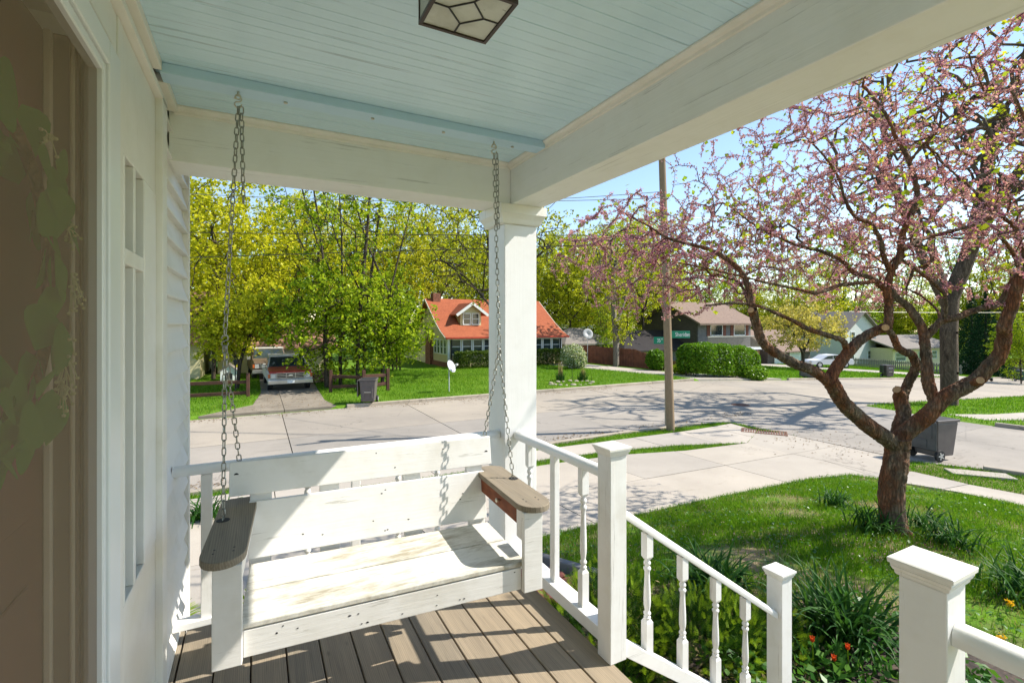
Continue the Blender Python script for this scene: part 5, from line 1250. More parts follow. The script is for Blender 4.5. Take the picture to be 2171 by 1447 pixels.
# ---- red roofed bungalow
gz = -1.65
bu = empty('bungalow', (17, 37, gz), 'cream bungalow with bright red shingle roof and gabled dormer', 'house')
lbox(bu, 'wall', m_cream, 12.2, 33.0, gz-.4, 21.9, 41, .56); lbox(bu, 'wall', m_beige, 12.3, 41.01, gz-.4, 21.9, 47, .5)
o3 = lambda p: (p[0]-17, p[1]-37, p[2]-gz)
MB().add([o3(q) for q in ((12.22, 33.4, .57), (12.22, 41, .57), (12.22, 37.2, 3.3), (12.42, 33.4, .57), (12.42, 41, .57), (12.42, 37.2, 3.3))], [(0, 1, 2), (3, 5, 4), (0, 2, 5, 3), (1, 4, 5, 2), (0, 3, 4, 1)]).build('gable', m_cream, bu)
rp = [(32.45, .56), (33.5, 1.0), (34.6, 1.66), (37.2, 3.53), (42.0, .55), (42.0, .39), (37.2, 3.35), (34.65, 1.5), (33.5, .83), (32.45, .42)]
rf = MB().prism(rp, lambda p, q, t: (t-17, p-37, q-gz), 11.8, 22.3).build('roof', m_redroof, bu)
for xx in (11.77, 22.33):
    rk = MB()
    for (a, b), (c_, d_) in zip(rp[:4], rp[1:5]): rk.bar((xx-17, a-37, b-.10-gz), (xx-17, c_-37, d_-.10-gz), .05, .15)
    rk.build('bargeboard', m_beige, bu)
MB().bar(o3((11.8, 32.40, .50)), o3((22.3, 32.40, .50)), .12, .11).build('gutter', m_trkred, bu)
MB().bar(o3((12.1, 32.98, .40)), o3((22.0, 32.98, .40)), .06, .16).build('fascia', m_whitetrim, bu)
for i in range(11): window(bu, 12.78+.862*i, 33.0, -.72, .80, 1.14)
for i in range(4): window(bu, 12.2, 33.55+.72*i, -.75, .62, 1.12, '-x')
lbox(bu, 'corner_post', m_whitetrim, 12.14, 32.94, gz-.3, 12.30, 33.06, .4); lbox(bu, 'corner_post', m_whitetrim, 21.8, 32.94, gz-.3, 21.96, 33.06, .4)
lbox(bu, 'downspout', m_black, 12.36, 32.84, gz, 12.44, 32.92, .35); lbox(bu, 'downspout', m_black, 21.76, 32.84, gz, 21.84, 32.92, .35)
lbox(bu, 'brick_pier', m_brick, 11.95, 36.4, gz-.3, 12.6, 37.6, 1.0); lbox(bu, 'foundation', m_brick, 12.1, 32.95, gz-.4, 12.6, 36.4, gz+.35)
ch = lbox(bu, 'chimney', m_brick, 12.35, 36.8, 2.9, 12.95, 37.5, 3.95); lbox(bu, 'chimney_flashing', m_black, 12.3, 36.7, 2.85, 13.0, 36.79, 3.1)
lbox(bu, 'vent_pipe', m_black, 16.6, 37.0, 3.3, 16.85, 37.25, 4.1)
dx, dy = 14.45, 34.15
d = MB(); d.add([o3(q) for q in ((dx-.85, dy, 1.2), (dx+.85, dy, 1.2), (dx+.85, dy, 2.42), (dx, dy, 3.0), (dx-.85, dy, 2.42), (dx-.85, dy+2.4, 1.9), (dx+.85, dy+2.4, 1.9), (dx+.85, dy+2.4, 2.42), (dx, dy+2.4, 3.0), (dx-.85, dy+2.4, 2.42))],
    [(0, 1, 2, 3, 4), (5, 9, 8, 7, 6), (0, 4, 9, 5), (1, 6, 7, 2), (0, 5, 6, 1), (2, 7, 8, 3), (3, 8, 9, 4)]); d.build('dormer_wall', m_tanwall if 0 else m_cream, bu)
d = MB()
for sg in (-1, 1): d.add([o3(q) for q in ((dx, dy-.35, 3.12), (dx+sg*1.28, dy-.35, 2.22), (dx+sg*1.28, dy+2.2, 2.22), (dx, dy+3.0, 3.12), (dx, dy-.35, 3.02), (dx+sg*1.28, dy-.35, 2.12), (dx+sg*1.28, dy+2.2, 2.12), (dx, dy+3.0, 3.02))], [(0, 1, 2, 3), (7, 6, 5, 4), (0, 4, 5, 1), (1, 5, 6, 2), (2, 6, 7, 3)])
d.build('dormer_roof', m_redroof, bu)
d = MB()
for sg in (-1, 1): d.bar(o3((dx, dy-.38, 3.06)), o3((dx+sg*1.3, dy-.38, 2.14)), .06, .2)
d.build('dormer_bargeboard', m_whitetrim, bu)
for s in (-.36, .36): window(bu, dx+s, dy, 1.42, .64, .92)
# ---- garage and house behind the pickup truck
gr = empty('garage', (1.2, 37, -1.7), 'cream garage with wide grey door behind the old pickup truck', 'garage')
lbox(gr, 'wall', m_cream, -2.2, 35.6, -2.0, 4.4, 41, .15); lbox(gr, 'door', m_greysiding, -.1, 35.5, -1.75, 2.45, 35.59, -.15)
for i in range(4): lbox(gr, 'door_panel', m_greysiding, -.05, 35.47, -1.72+.4*i, 2.40, 35.499, -1.36+.4*i, bevel=.01, seg=1)
lbox(gr, 'door_frame', m_whitetrim, -.22, 35.46, -1.75, -.11, 35.6, -.02); lbox(gr, 'door_frame', m_whitetrim, 2.46, 35.46, -1.75, 2.57, 35.6, -.02)
MB().prism([(35.0, .02), (38.3, 1.55), (41.6, .02), (41.6, -.12), (38.3, 1.4), (35.0, -.12)], lambda p, q, t: (t-1.2, p-37, q+1.7), -2.7, 4.9).build('roof', m_tanroof, gr)
bh = empty('brown_roof_house', (-7, 36, -1.7), 'house with rust brown roof half hidden by the yellow maple', 'house')
lbox(bh, 'wall', m_cream, -11, 33, -2, -2.9, 42, .6)
MB().prism([(32.3, .5), (37.5, 3.6), (42.7, .5), (42.7, .34), (37.5, 3.4), (32.3, .34)], lambda p, q, t: (t+7, p-36, q+1.7), -11.6, -2.5).build('roof', m_tanroof, bh)
for x in (-4, -6, -8): window(bh, x, 33, -.9, 1.0, 1.2)
# ---- small grey garage with hip roof, flat roofed house
sg_ = empty('hip_roof_garage', (29.6, 42, -2.2), 'low garage with grey hip roof behind the brown board fence', 'garage')
lbox(sg_, 'wall', m_dark, 26.9, 39.4, -2.6, 32.3, 44.6, -.42)
MB().add([(x-29.6, y-42, z+2.2) for x, y, z in ((26.2, 38.8, -.45), (33.0, 38.8, -.45), (33.0, 45.2, -.45), (26.2, 45.2, -.45), (28.9, 42, 1.05), (30.3, 42, 1.05), (26.2, 38.8, -.6), (33.0, 38.8, -.6), (33.0, 45.2, -.6), (26.2, 45.2, -.6))], [(0, 1, 5, 4), (1, 2, 5), (2, 3, 4, 5), (3, 0, 4), (0, 6, 7, 1), (1, 7, 8, 2), (2, 8, 9, 3), (3, 9, 6, 0), (6, 9, 8, 7)]).build('roof', m_greyroof, sg_)
lbox(sg_, 'door', m_fence, 27.6, 39.33, -2.4, 30.4, 39.39, -.7); lbox(sg_, 'post', m_greysiding, 30.8, 39.2, -2.4, 31.0, 39.39, -.6)
q = D(1208, 697, 66); fr_ = empty('flat_roof_house', (q.x, q.y, -2.5), 'brown flat roofed house with white fascia behind the hip roof garage', 'house')
lbox(fr_, 'wall', m_dark, q.x-3, q.y, -3, q.x+4, q.y+7, 1.0); lbox(fr_, 'roof', m_whitetrim, q.x-3.8, q.y-.8, .85, q.x+4.8, q.y+7.5, 1.35)
for s in (-1.2, 1.8): window(fr_, q.x+s, q.y, -.2, .9, .8, sash=False)
# ---- dark two storey house and its neighbours
dh = empty('dark_house', (46, 40, -3.2), 'dark two storey house with pale balcony railing and two windows', 'house')
Y0 = 37.4
lbox(dh, 'wall', m_darkgrey, 42.8, Y0, -3.6, 51.6, 46, 1.62); lbox(dh, 'side_wall', m_dark, 42.70, Y0+.05, -3.6, 42.79, 46, 1.6)
MB().prism([(Y0-.9, 1.55), (41.8, 4.1), (46.5, 1.55), (46.5, 1.35), (41.8, 3.9), (Y0-.9, 1.35)], lambda p, q, t: (t-46, p-40, q+3.2), 42.1, 52.2).build('roof', m_brownroof, dh)
MB().add([(x-46, y-40, z+3.2) for x, y, z in ((42.74, Y0, 1.6), (42.74, 46, 1.6), (42.74, 41.8, 3.85), (42.85, Y0, 1.6), (42.85, 46, 1.6), (42.85, 41.8, 3.85))], [(0, 1, 2), (3, 5, 4), (0, 2, 5, 3), (1, 4, 5, 2)]).build('gable', m_dark, dh)
for x in (45.7, 49.6):
    window(dh, x, Y0, .15, 2.0, 1.25, sash=False)
    for s in (-1.3, 1.3): lbox(dh, 'shutter', m_fence, x+s-.25, Y0-.06, .1, x+s+.25, Y0-.01, 1.45)
lbox(dh, 'balcony_floor', m_whitetrim, 42.7, Y0-1.4, -1.45, 51.7, Y0-.01, -1.2)
for i in range(9): lbox(dh, 'joist', m_dark, 43+i*1.05, Y0-1.75, -1.62, 43.15+i*1.05, Y0-.02, -1.46)
br = lbox(dh, 'balcony_railing', m_greysiding, 42.7, Y0-1.4, .05, 51.7, Y0-1.3, .15)
b = MB(); 
for i in range(60): b.box(42.75+i*.15-46, Y0-1.38-40, -1.19+3.2, 42.785+i*.15-46, Y0-1.345-40, .045+3.2)
tag(b.build('balusters', m_grayfence, br), kind='stuff')
lbox(dh, 'stone_wall', m_lightsiding, 42.9, Y0-.10, -3.6, 51.5, Y0-.01, -1.63); lbox(dh, 'end_wall', m_tanwall, 51.62, Y0-.5, -3.6, 52.6, 44, -1.3)
lw = empty('low_wing', (38, 41, -2.7), 'low wing with very dark shingle roof left of the dark house', 'house')
lbox(lw, 'wall', m_tanwall, 33.4, 38.6, -3.2, 42.0, 45, -1.3); lbox(lw, 'door', m_darkgrey, 38.8, 38.52, -3.0, 41.2, 38.59, -1.5)
MB().add([(x-38, y-41, z+2.7) for x, y, z in ((32.8, 37.9, -1.28), (42.4, 37.9, -1.28), (42.4, 45, -1.28), (32.8, 45, -1.28), (36.4, 42, .75), (42.4, 42, .75), (32.8, 37.9, -1.42), (42.4, 37.9, -1.42), (42.4, 45, -1.42), (32.8, 45, -1.42))], [(0, 1, 5, 4), (1, 7, 8, 2, 5), (2, 3, 4, 5), (3, 0, 4), (0, 6, 7, 1), (2, 8, 9, 3), (3, 9, 6, 0), (6, 9, 8, 7)]).build('roof', m_darkroof, lw)
gh = empty('brown_garage_house', (56, 39, -3.5), 'brown garage with two white doors behind the pale gold tree', 'garage')
lbox(gh, 'wall', m_dark, 52.7, 36, -4, 61, 43, -1.75)
for x in (55.0, 57.9): lbox(gh, 'garage_door', m_whitetrim, x-1.1, 35.93, -3.6, x+1.1, 35.99, -1.95)
MB().prism([(35.2, -1.75), (39.5, .75), (43.8, -1.75), (43.8, -1.9), (39.5, .6), (35.2, -1.9)], lambda p, q, t: (t-56, p-39, q+3.5), 52.65, 61.6).build('roof', m_brownroof, gh)
th = empty('tan_gable_house', (56, 48, -3.6), 'taller brown gabled house rising behind the white garage doors', 'house')
lbox(th, 'wall', m_dark, 52, 44.2, -4, 60, 54, 1.2); MB().prism([(51.4, 1.1), (56, 4.2), (60.6, 1.1)], lambda p, q, t: (p-56, t-48, q+3.6), 43.6, 54.6).build('roof', m_brownroof, th)
ph = empty('pale_house', (80.5, 44, -4.7), 'pale grey two storey house gable behind the redbud limbs', 'house')
lbox(ph, 'wall', m_lightsiding, 76.5, 40, -5.2, 85, 48, .7)
MB().add([(x-80.5, y-44, z+4.7) for x, y, z in ((76.5, 40, .7), (85, 40, .7), (80.7, 40, 3.2), (76.5, 40.2, .7), (85, 40.2, .7), (80.7, 40.2, 3.2))], [(0, 1, 2), (3, 5, 4), (0, 2, 5, 3), (1, 4, 5, 2), (0, 3, 4, 1)]).build('gable', m_lightsiding, ph)
MB().prism([(75.9, .35), (80.7, 3.4), (85.6, .35), (85.6, .15), (80.7, 3.2), (75.9, .15)], lambda p, q, t: (p-80.5, t-44, q+4.7), 39.4, 48.6).build('roof', m_greyroof, ph)
for x, z in ((78.4, -1.0), (82.5, -1.0), (78.2, -3.9), (83, -3.9)): window(ph, x, 40, z, 1.1, 1.3)
bg_ = empty('beige_house', (92, 41, -5), 'long low beige house behind the grey picket fence', 'house')
lbox(bg_, 'wall', m_cream, 83.2, 37, -5.6, 101, 45, -2.15)
MB().prism([(36.2, -2.2), (41, -.35), (45.8, -2.2), (45.8, -2.4), (41, -.55), (36.2, -2.4)], lambda p, q, t: (t-92, p-41, q+5), 82.6, 102).build('roof', m_greyroof, bg_)
for x, w_ in ((85.4, 3.0), (91.5, 1.3), (96, 1.6)): window(bg_, x, 37, -4.1, w_, 1.3, gl=m_win2)
# ---- fences
def rail_fence(label, posts, rails=(.18, .72), n=None):
    e = empty('rail_fence', posts[0], label, 'fence', 'old brown rail fences')
    for p in posts: MB().box(p[0]-.07-posts[0][0], p[1]-.07-posts[0][1], -.1, p[0]+.07-posts[0][0], p[1]+.07-posts[0][1], 1.05).build('post', m_darkwood, e, bevel=.012, seg=1)
    for a, b in zip(posts[:-1], posts[1:]):
        for z in rails:
            A_ = Vector((a[0]-posts[0][0], a[1]-posts[0][1], z+rng.uniform(-.05, .05))); B_ = Vector((b[0]-posts[0][0], b[1]-posts[0][1], z+rng.uniform(-.09, .09))); MB().bar(A_, B_, .06, .15).build('rail', m_darkwood, e, bevel=.012, seg=1)
rail_fence('brown rail fence left of the old driveway', [(-.35, 23.9, -1.66), (-2.6, 24.3, -1.66), (-4.8, 24.6, -1.66)])
rail_fence('brown rail fence leaning right of the pickup truck', [(3.0, 23.6, -1.66), (4.35, 22.9, -1.66), (5.5, 23.1, -1.66)], (.30, .80))
def board_fence(name, label, pts, hts, wd, m, gap=.01, pointed=False, thick=.03):
    base = pts[0]; e = empty(name, base, label, 'fence'); b = MB(); rl = MB()
    for (a, ha), (c_, hc) in zip(zip(pts[:-1], hts[:-1]), zip(pts[1:], hts[1:])):
        A_, B_ = Vector(a), Vector(c_); d = B_-A_; L_ = d.length; n = int(L_/(wd+gap))
        for i in range(n):
            s = (i+.5)/n; p = A_+d*s-Vector(base); h = (ha+(hc-ha)*s)*rng.uniform(.985, 1.015); u = Vector((d.x, d.y, 0)).normalized()*wd/2; v = Vector((-u.y, u.x, 0)).normalized()*thick/2
            if pointed:
                vs = [p-u-v, p+u-v, p+u-v+Vector((0, 0, h-wd*.6)), p-v+Vector((0, 0, h)), p-u-v+Vector((0, 0, h-wd*.6))]; vs += [q+2*v for q in vs]
                b.add(vs, [(0, 1, 2, 3, 4), (9, 8, 7, 6, 5), (0, 5, 6, 1), (1, 6, 7, 2), (2, 7, 8, 3), (3, 8, 9, 4), (4, 9, 5, 0)])
            else: b.bar(p, p+Vector((0, 0, h)), wd, thick, up=(-u.y, u.x, 0))
        nv = Vector((-d.y, d.x, 0)).normalized()*(thick+.012)
        for z in (.25, .75):
            rl.bar(A_-Vector(base)+nv+Vector((0, 0, ha*z)), B_-Vector(base)+nv+Vector((0, 0, hc*z)), .04, .09)
    tag(b.build('boards', m, e), kind='stuff'); rl.build('rails', m, e); return e
g_ = lambda px, t: (lambda p: (p.x, p.y, Tz(p.x, p.y)-.03))(D(px, 685, t))
board_fence('board_fence', 'reddish brown board fence dipping towards the utility pole', [g_(1205, 42), g_(1345, 37.5), g_(1372, 36.2), g_(1400, 35), g_(1500, 33.8)], [1.45, 1.4, 1.1, .75, .72], .13, m_fence)
board_fence('picket_fence', 'grey weathered picket fence on the slope before the beige house', [g_(1758, 66), g_(1860, 58), g_(1965, 52), g_(2040, 49)], [1.1, 1.1, 1.12, 1.1], .16, m_grayfence, .09, True)
board_fence('picket_fence', 'dark picket fence right of the furrowed trunk', [g_(2040, 53), g_(2200, 47)], [1.5, 1.5], .15, m_grayfence, .12, True)
board_fence('board_fence', 'distant dark red board fence behind the spruce', [g_(2100, 72), g_(2210, 66)], [1.7, 1.7], .2, m_fence)
# ---- wheeled carts
def cart(label, loc, rz, lid='open', m=None, big=False, marks=None, group='wheeled refuse carts'):
    e = empty('trash_cart', loc, label, 'trash cart', group, rz=rz); m = m or m_bin
    b = MB(); b.frustum((0, 0), .50, .56, .62, .70, .10, .92); b.build('body', m, e, bevel=.03)
    r_ = MB(); r_.frustum((0, 0), .66, .74, .67, .75, .921, .985); r_.build('rim', m, e, bevel=.012)
    MB().frustum((0, 0), .60, .68, .60, .68, .9855, .988).build('opening', m_black, e)
    MB().box(-.20, -.335, .25, -.13, -.30, .72).box(.13, -.335, .25, .20, -.30, .72).box(-.129, -.335, .66, .129, -.30, .72).build('front_ribs', m, e, bevel=.01, seg=1)
    MB().bar((-.13, -.34, .48), (.13, -.34, .48), .03, .03).build('catch_bar', m_chrome, e)
    b = MB(); b.tube([(-.28, .37, .95), (-.28, .46, .97), (.28, .46, .97), (.28, .37, .95)], .018, 6); b.build('handle', m, e)
    for s in (-1, 1):
        w_ = MB(); w_.lathe([(.06, -.03), (.135, -.03), (.14, -.015), (.14, .015), (.135, .03), (.06, .03)], n=18); w_.v = [(s*.30+z, .27+x, .14+y) for x, y, z in w_.v]; wo = w_.build('wheel', m_black, e, smooth=50)
        h_ = MB(); 
        for k in range(5): a = k*1.2566; h_.bar((s*.335, .27+.02*math.cos(a), .14+.02*math.sin(a)), (s*.335, .27+.085*math.cos(a), .14+.085*math.sin(a)), .012, .03)
        h_.lathe([(.03, -.004), (.03, .004)], n=10); n8 = 20; h_.v = h_.v[:-n8]+[(s*.335+z, .27+x, .14+y) for x, y, z in h_.v[-n8:]]
        h_.build('rim_spokes', m_rim, wo)
    MB().tube([(-.28, .27, .14), (.28, .27, .14)], .015, 6).build('axle', m_black, e)
    if lid == 'open':   # hanging down behind
        l_ = MB(); l_.box(-.33, .40, .26, .33, .445, .95); lo = l_.build('lid', m_binlid, e, bevel=.025)
        p_ = MB().box(-.25, .4455, .55, .16, .455, .86).box(-.14, .4455, .33, .25, .455, .50); p_.build('lid_panel', m_binlid, lo, bevel=.006)
    elif lid == 'shut': MB().frustum((0, 0), .70, .78, .60, .66, .989, 1.05).build('lid', m_binlid, e, bevel=.02)
    if marks == 'logo':
        k_ = MB(); 
        for i in range(8):
            a, c_ = math.pi*i/8, math.pi*(i+1)/8; k_.bar((.13*math.cos(a), -.352, .76+.07*math.sin(a)), (.13*math.cos(c_), -.352, .76+.07*math.sin(c_)), .006, .03, up=(0, 1, 0))
        k_.bar((-.15, -.350, .74), (.15, -.350, .74), .006, .022); k_.build('printed_mark', m_signwhite, e)
    if marks == 'serial':
        k_ = MB()
        for r in range(4):
            for i in range(4): k_.box(.3352, -.13+.06*i, .58+.075*r, .338, -.092+.06*i, .625+.075*r)
        tag(k_.build('printed_mark', m_signwhite, e), kind='stuff')
    return e
q = G(778, 861); cart('grey cart with its lid hung open at the old driveway kerb', (q.x+.1, q.y+.15, Tz(q.x, q.y+.3)-.02), R(-20), 'side')
ca = [o for o in bpy.data.objects if o.name.startswith('trash_cart')][0]
MB().box(-.41, -.30, .30, -.37, .32, .95).build('lid', m_bin, ca, bevel=.02)
q = G(1990, 976); cart('cart with dark lid hanging open and spoked wheels by the front street', (q.x+.15, q.y+.15, q.z+.012), R(78), 'open', marks='serial')
q = g_(1882, 38.5); cart('cart with white printed arc on its front across the side street', (q[0], q[1], q[2]+.03), R(-32), 'side', marks='logo')
cb_ = [o for o in bpy.data.objects if o.name.startswith('trash_cart')][-1]
MB().box(-.43, -.20, .35, -.39, .32, .95).build('lid', m_binlid, cb_, bevel=.02)
q = g_(2088, 42); cart('cart with pale handle edge right of the furrowed trunk', (q[0], q[1], q[2]+.03), R(150), 'shut')
q = g_(2166, 44); cart('dark green cart at the picket fence end', (q[0], q[1], q[2]+.03), R(-30), 'shut', m_bingreen)
q = g_(1692, 34); e = cart('cart tipped over on its side near the rounded hedge', (q[0], q[1], q[2]+.38), R(-28), 'side'); e.rotation_euler = (R(90), 0, R(40))
# ---- vehicles
def wheel(par, x, y, z, r=.36, w_=.22):
    b = MB().lathe([(r*.62, -w_/2), (r*.95, -w_/2), (r, -w_/2+.03), (r, w_/2-.03), (r*.95, w_/2), (r*.62, w_/2)], n=20); b.v = [(x+c_, y+a, z+q) for a, q, c_ in b.v]; o = b.build('wheel', m_black, par, smooth=40)
    b = MB().lathe([(r*.2, -w_/2-.005), (r*.60, -w_/2+.02), (r*.60, w_/2-.02), (r*.2, w_/2+.005)], n=16); b.v = [(x+c_, y+a, z+q) for a, q, c_ in b.v]; b.build('rim', m_rim, o, smooth=40)
def pickup(label, loc, rz, body, hood, roof):
    e = empty('pickup_truck', loc, label, 'pickup truck', rz=rz); W = .98
    b = MB().prism([(.12, .52), (.10, .98), (.22, 1.04), (1.45, 1.10), (3.1, 1.12), (3.1, .50), (4.95, .50), (4.95, .46), (.3, .46)][:0] or [(.10, .50), (.08, 1.0), (1.45, 1.09), (5.2, 1.10), (5.2, .50)], lambda p, q, t: (t, p, q), -W, W).build('body', body, e, bevel=.05)
    MB().prism([(.045, .955), (.06, 1.04), (.14, 1.09), (1.44, 1.20), (1.44, 1.085), (.2, 1.0)], lambda p, q, t: (t, p, q), -W+.06, W-.06).build('hood', hood, e, bevel=.02)
    MB().add([(-W+.04, 1.46, 1.105), (W-.04, 1.46, 1.105), (W-.04, 3.3, 1.105), (-W+.04, 3.3, 1.105), (-W+.17, 2.02, 1.72), (W-.17, 2.02, 1.72), (W-.17, 3.15, 1.72), (-W+.17, 3.15, 1.72)], [(0, 3, 2, 1), (4, 5, 6, 7), (0, 1, 5, 4), (1, 2, 6, 5), (2, 3, 7, 6), (3, 0, 4, 7)]).build('cab', body, e, bevel=.03)
    MB().box(-W+.15, 1.98, 1.70, W-.15, 3.2, 1.79).build('roof', roof, e, bevel=.035)
    MB().add([(-W+.12, 1.475, 1.15), (W-.12, 1.475, 1.15), (W-.23, 1.955, 1.685), (-W+.23, 1.955, 1.685), (-W+.12, 1.50, 1.15), (W-.12, 1.50, 1.15), (W-.23, 1.98, 1.685), (-W+.23, 1.98, 1.685)], [(0, 1, 2, 3), (7, 6, 5, 4), (0, 4, 5, 1), (1, 5, 6, 2), (2, 6, 7, 3), (3, 7, 4, 0)]).build('windshield', m_win, e)
    for s in (-1, 1): MB().add([(s*(W-.045), 1.70, 1.16), (s*(W-.045), 3.1, 1.16), (s*(W-.145), 3.0, 1.66), (s*(W-.145), 2.08, 1.66), (s*(W-.07), 1.70, 1.16), (s*(W-.07), 3.1, 1.16), (s*(W-.17), 3.0, 1.66), (s*(W-.17), 2.08, 1.66)], [(0, 1, 2, 3), (7, 6, 5, 4), (0, 4, 5, 1), (1, 5, 6, 2), (2, 6, 7, 3), (3, 7, 4, 0)]).build('side_window', m_win, e)
    MB().box(-.60, .045, .70, .60, .085, .97).build('grille', m_black, e)
    b = MB()
    for z in (.72, .80, .88, .955): b.box(-.62, .03, z, .62, .05, z+.022)
    for x in (-.6, -.2, .2, .58): b.box(x, .028, .715, x+.02, .048, .97)
    b.build('grille_bars', m_chrome, e)
    b = MB().lathe([(.09, 0), (.10, .012), (.0, .016)], n=16); b.v = [(x, .026-z, .845+y*.45) for x, y, z in b.v]; b.build('emblem', m_chrome, e)
    for s in (-1, 1):
        MB().box(s*.63, .05, .72, s*.86, .09, .95).build('headlight', m_rim, e, bevel=.01, seg=1); MB().box(s*.87, .06, .74, s*.97, .2, .94).build('turn_signal', m_amber, e, bevel=.01, seg=1)
        MB().box(s*(W+.02), 1.55, 1.12, s*(W+.2), 1.63, 1.32).build('mirror', m_chrome, e, bevel=.02)
        wheel(e, s*.84, .95, .36); wheel(e, s*.84, 4.2, .36)
    MB().box(-W, -.06, .42, W, .05, .64).build('bumper', m_chrome, e, bevel=.03)
    MB().box(-.16, -.075, .47, .16, -.061, .62).build('licence_plate', m_signwhite, e)
    return e
e_ = pickup('old pickup truck with red bonnet and faded white cab in the driveway', (1.42, 25.3, -1.715), R(2), m_trkgrey, m_trkred, m_carwhite); e_.scale = (1, 1, .93)
pickup('rusty brown truck parked behind the red bonneted pickup', (.75, 30.9, -1.715), R(4), m_trkbrown, m_trkbrown, m_trkgrey)
e = empty('sedan', (56.2, 31.2, Tz(56.2, 31.2)+.02), 'white sedan seen side on in the far lane', 'car', rz=R(-27.8))
prof = [(-2.3, .35), (-2.33, .62), (-2.1, .80), (-1.25, .92), (-.55, 1.36), (.35, 1.45), (1.1, 1.36), (1.75, 1.02), (2.25, .95), (2.33, .6), (2.28, .33)]
MB().prism(prof, lambda p, q, t: (p, t, q), -.86, .86).build('body', m_carwhite, e, bevel=.05)
for s in (-1, 1):
    for pl_ in ([(-1.08, .95), (-.5, 1.30), (-.02, 1.36), (-.02, .96)], [(.04, .96), (.04, 1.365), (.45, 1.37), (1.0, 1.28), (1.25, .99)]): MB().prism(pl_, lambda p, q, t: (p, t, q), s*.862, s*.875).build('side_window', m_win, e)
for x in (-1.45, 1.42):
    for s in (-1, 1):
        b = MB().lathe([(.18, -.1), (.32, -.1), (.33, .1), (.18, .1)], n=18); b.v = [(x+a, s*.80+z, .33+c_) for a, c_, z in b.v]; w_ = b.build('wheel', m_black, e, smooth=40); b = MB().lathe([(.03, -.105), (.2, -.108), (.2, .108), (.03, .105)], n=14); b.v = [(x+a, s*.80+z, .33+c_) for a, c_, z in b.v]; b.build('rim', m_rim, w_)
MB().box(-2.345, -.7, .62, -2.2, -.45, .76).box(-2.345, .45, .62, -2.2, .7, .76).build('headlights', m_rim, e)
# ---- satellite dish in the lawn, lamp post, dog house, logs
def dish(label, p, h_, az, group='satellite dishes', r=.28):
    e = empty('satellite_dish', p, label, 'satellite dish', group, rz=az)
    MB().tube([(0, .05, -.1), (0, .05, h_)], .025, 8).build('mast', m_dish, e)
    b = MB(); n = 20; vs = [(0, 0, 0)]; prof = [(.33*r, .02), (.66*r, .07*r/.28), (r, .07)]
    for rr, dd in prof:
        for k in range(n): a = 2*math.pi*k/n; vs.append((rr*math.cos(a), rr*1.08*math.sin(a), dd))
    fs = [(0, 1+k, 1+(k+1) % n) for k in range(n)]+[(1+i*n+k, 1+i*n+(k+1) % n, 1+(i+1)*n+(k+1) % n, 1+(i+1)*n+k) for i in range(2) for k in range(n)]
    top = [(x, y, z-.012) for x, y, z in vs]; N = len(vs); b.add(vs+top, fs+[tuple(N+i for i in f[::-1]) for f in fs]+[(1+2*n+k, 1+2*n+(k+1) % n, N+1+2*n+(k+1) % n, N+1+2*n+k) for k in range(n)])
    M_ = Matrix.Translation((0, 0, h_+.1)) @ Matrix.Rotation(R(65), 4, 'X') @ Matrix.Translation((0, 0, .03)); b.v = [tuple(M_ @ Vector(q)) for q in b.v]; b.build('reflector', m_dish, e, fix=True, smooth=60)
    a0 = M_ @ Vector((0, -r, .05)); a1 = M_ @ Vector((0, -.05, .36)); MB().tube([a0, a1], .012, 6).build('feed_arm', m_dish, e); MB().box(a1.x-.06, a1.y-.05, a1.z-.04, a1.x+.06, a1.y+.05, a1.z+.05).build('receiver', m_rim, e, bevel=.01, seg=1)
    return e
q = G(954, 830); dish('grey satellite dish on a thin mast in the front lawn', q, 1.05, R(35))
q = D(1246, 775, 40); dish('grey satellite dish on a tall mast by the brown board fence', (q.x, q.y, Tz(q.x, q.y)), 2.3, R(-20), r=.42)
q = D(499, 830, 22.5); e = empty('lamp_post', (q.x, q.y, Tz(q.x, q.y)), 'thin black garden lamp post behind the left rail fence', 'lamp post')
MB().tube([(0, 0, -.05), (0, 0, 1.25)], .025, 7).build('post', m_black, e); MB().frustum((0, 0), .12, .12, .17, .17, 1.2505, 1.42).frustum((0, 0), .21, .21, .03, .03, 1.4205, 1.52).build('lantern', m_black, e)
q = D(486, 820, 27); e = empty('dog_house', (q.x, q.y, Tz(q.x, q.y)), 'small white dog house behind the left rail fence', 'dog house')
MB().prism([(-.4, 0), (.4, 0), (.4, .55), (0, .9), (-.4, .55)], lambda p, q_, t: (p, t, q_), -.5, .5).build('wall', m_whitetrim, e)
b = MB()
for s in (-1, 1): b.bar((s*.02, -.58, .93), (s*.02, .58, .93), .02, .02); b.add([(0, -.58, .96), (s*.5, -.58, .52), (s*.5, .58, .52), (0, .58, .96), (0, -.58, .92), (s*.5, -.58, .48), (s*.5, .58, .48), (0, .58, .92)], [(0, 1, 2, 3), (7, 6, 5, 4), (0, 4, 5, 1), (1, 5, 6, 2), (2, 6, 7, 3)])
b.build('roof', m_greyroof, e); MB().prism([(-.18, .04), (.18, .04), (.18, .4), (0, .52), (-.18, .4)], lambda p, q_, t: (p, t, q_), -.505, -.501).build('doorway', m_black, e)
q = D(678, 815, 26); e = empty('log_pile', (q.x+.3, q.y, Tz(q.x, q.y)), 'heap of split firewood logs right of the pickup truck', 'log pile')
lg = MB().lathe([(.075, 0), (.08, .02), (.08, .43), (.075, .45)], n=8).mesh('log', smooth=50); lg.materials.append(plain('firewood', (.30, .20, .14), .85, var=.4, sc=6))
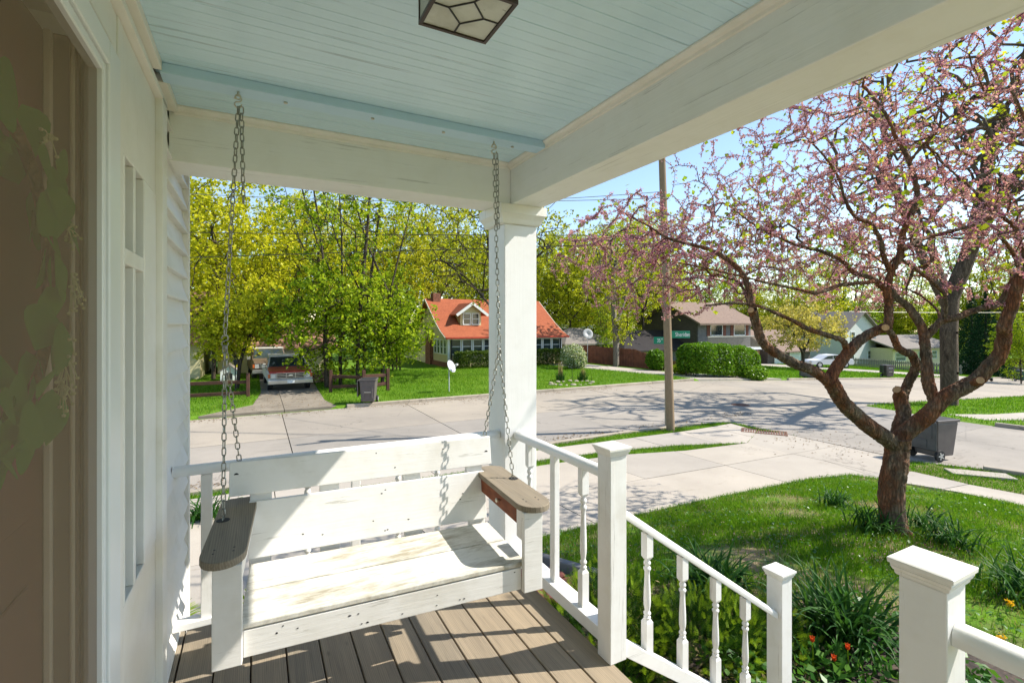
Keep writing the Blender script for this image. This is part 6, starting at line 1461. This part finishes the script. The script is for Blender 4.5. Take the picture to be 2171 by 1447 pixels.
for i in range(26):
    o = link('log', lg, parent=e); row = i//7; o.location = (-.7+.19*(i % 7)+.09*(row % 2), rng.uniform(-.1, .1)-.2, .09+.15*row); o.rotation_euler = (R(-90)+rng.uniform(-.15, .15), rng.uniform(-.2, .2), rng.uniform(-.3, .3)); s = rng.uniform(.8, 1.2); o.scale = (s, s, 1)
# ---- utility pole, wires, street sign
pb = Vector((11.29, 10.91, -1.75)); pt = D(1400, 100, 14.75); pt = Vector((pt.x, pt.y, 8.2))
e = empty('utility_pole', pb, 'tall round wooden utility pole on the grass verge', 'utility pole')
MB().tube([(0, 0, -.2), tuple((pt-pb)*.5), tuple(pt-pb)], [.129, .114, .098], 18).build('pole', m_pole, e, smooth=60)
tp_ = pt-pb; MB().bar((tp_.x-1.1, tp_.y-.0, tp_.z-.5), (tp_.x+1.1, tp_.y, tp_.z-.5), .09, .11).build('crossarm', m_pole, e)
def wire(label, pts, r_=.011):
    base = Vector(pts[0]); e = tag(MB().tube([Vector(p)-base for p in pts], r_, 5).build('power_line', m_metal if r_ < .012 else m_black, None, smooth=80), label, 'power line', 'overhead wires'); e.location = base
def cat(a, b, sag, n=14): return [Vector(a).lerp(Vector(b), i/n)-Vector((0, 0, sag*4*(i/n)*(1-i/n))) for i in range(n+1)]
pk = lambda z: pb+(pt-pb)*((z+1.75)/(8.2+1.75))+Vector((0, -.14, 0))
wire('highest overhead wire crossing the left view', cat(D(200, 396, 17), pk(5.35), .28))
wire('middle overhead wire running to the pole', cat(D(200, 489, 16.5), pk(4.22), .05), .012)
wire('lowest overhead wire running to the pole', cat(D(200, 553, 16), pk(3.98), -.02), .013)
wire('overhead wire reaching the pole just under the porch beam', cat(D(900, 428, 20), pk(5.55), .1))
for y0, y1, lab in ((462, 470, 'upper overhead wire running right from the pole through the redbud'), (500, 492, 'middle overhead wire running right from the pole through the redbud'), (640, 655, 'low overhead wire behind the redbud trunk')):
    wire(lab, cat(pk(AtY(1411, y0, 10.9).z if y0 < 600 else 2.2) if y0 < 600 else D(1800, 660, 30), D(2400, y1, 22 if y0 < 600 else 34), .15))
sp0 = D(1411, 800, 15.5); e = empty('street_sign', (sp0.x, sp0.y, Tz(sp0.x, sp0.y)), 'two green street name blades showing behind the utility pole', 'street sign', rz=-YAW)
zt = D(1411, 716, 15.5).z-e.location.z
MB().tube([(0, 0, 0), (0, 0, zt+.12)], .028, 8).build('post', m_metal, e)
def lettering(par, txt, size, x, y, z):
    cu = bpy.data.curves.new('t', 'FONT'); cu.body = txt; cu.size = size; cu.extrude = .0015; tmp = bpy.data.objects.new('t', cu); COL.objects.link(tmp)
    dg = bpy.context.evaluated_depsgraph_get(); me = bpy.data.meshes.new_from_object(tmp.evaluated_get(dg)); bpy.data.objects.remove(tmp)
    me.name = 'lettering'; me.materials.clear(); o = link('lettering', me, m_signwhite, par); o.rotation_euler = (R(90), 0, 0); o.location = (x, y, z); o.scale = (.74, 1, 1); return o
k = 15.5/FPX
b1 = MB().box(.18, -.012, zt-.115+.11, .78, -.006, zt+.115+.11).build('blade', m_green_sign, e, bevel=.002, seg=1)
lettering(b1, 'Sheridan', .185, .305, -.0145, zt+.05); lettering(b1, 'Av', .10, .65, -.0145, zt+.08)
b2 = MB().box(-.38, -.012, zt-.115-.075, .17, -.006, zt+.105-.075).build('blade', m_green_sign, e, bevel=.002, seg=1)
lettering(b2, '35', .165, -.28, -.0145, zt-.135); lettering(b2, 'th', .085, -.14, -.0145, zt-.06); lettering(b2, 'St', .10, -.045, -.0145, zt-.10)
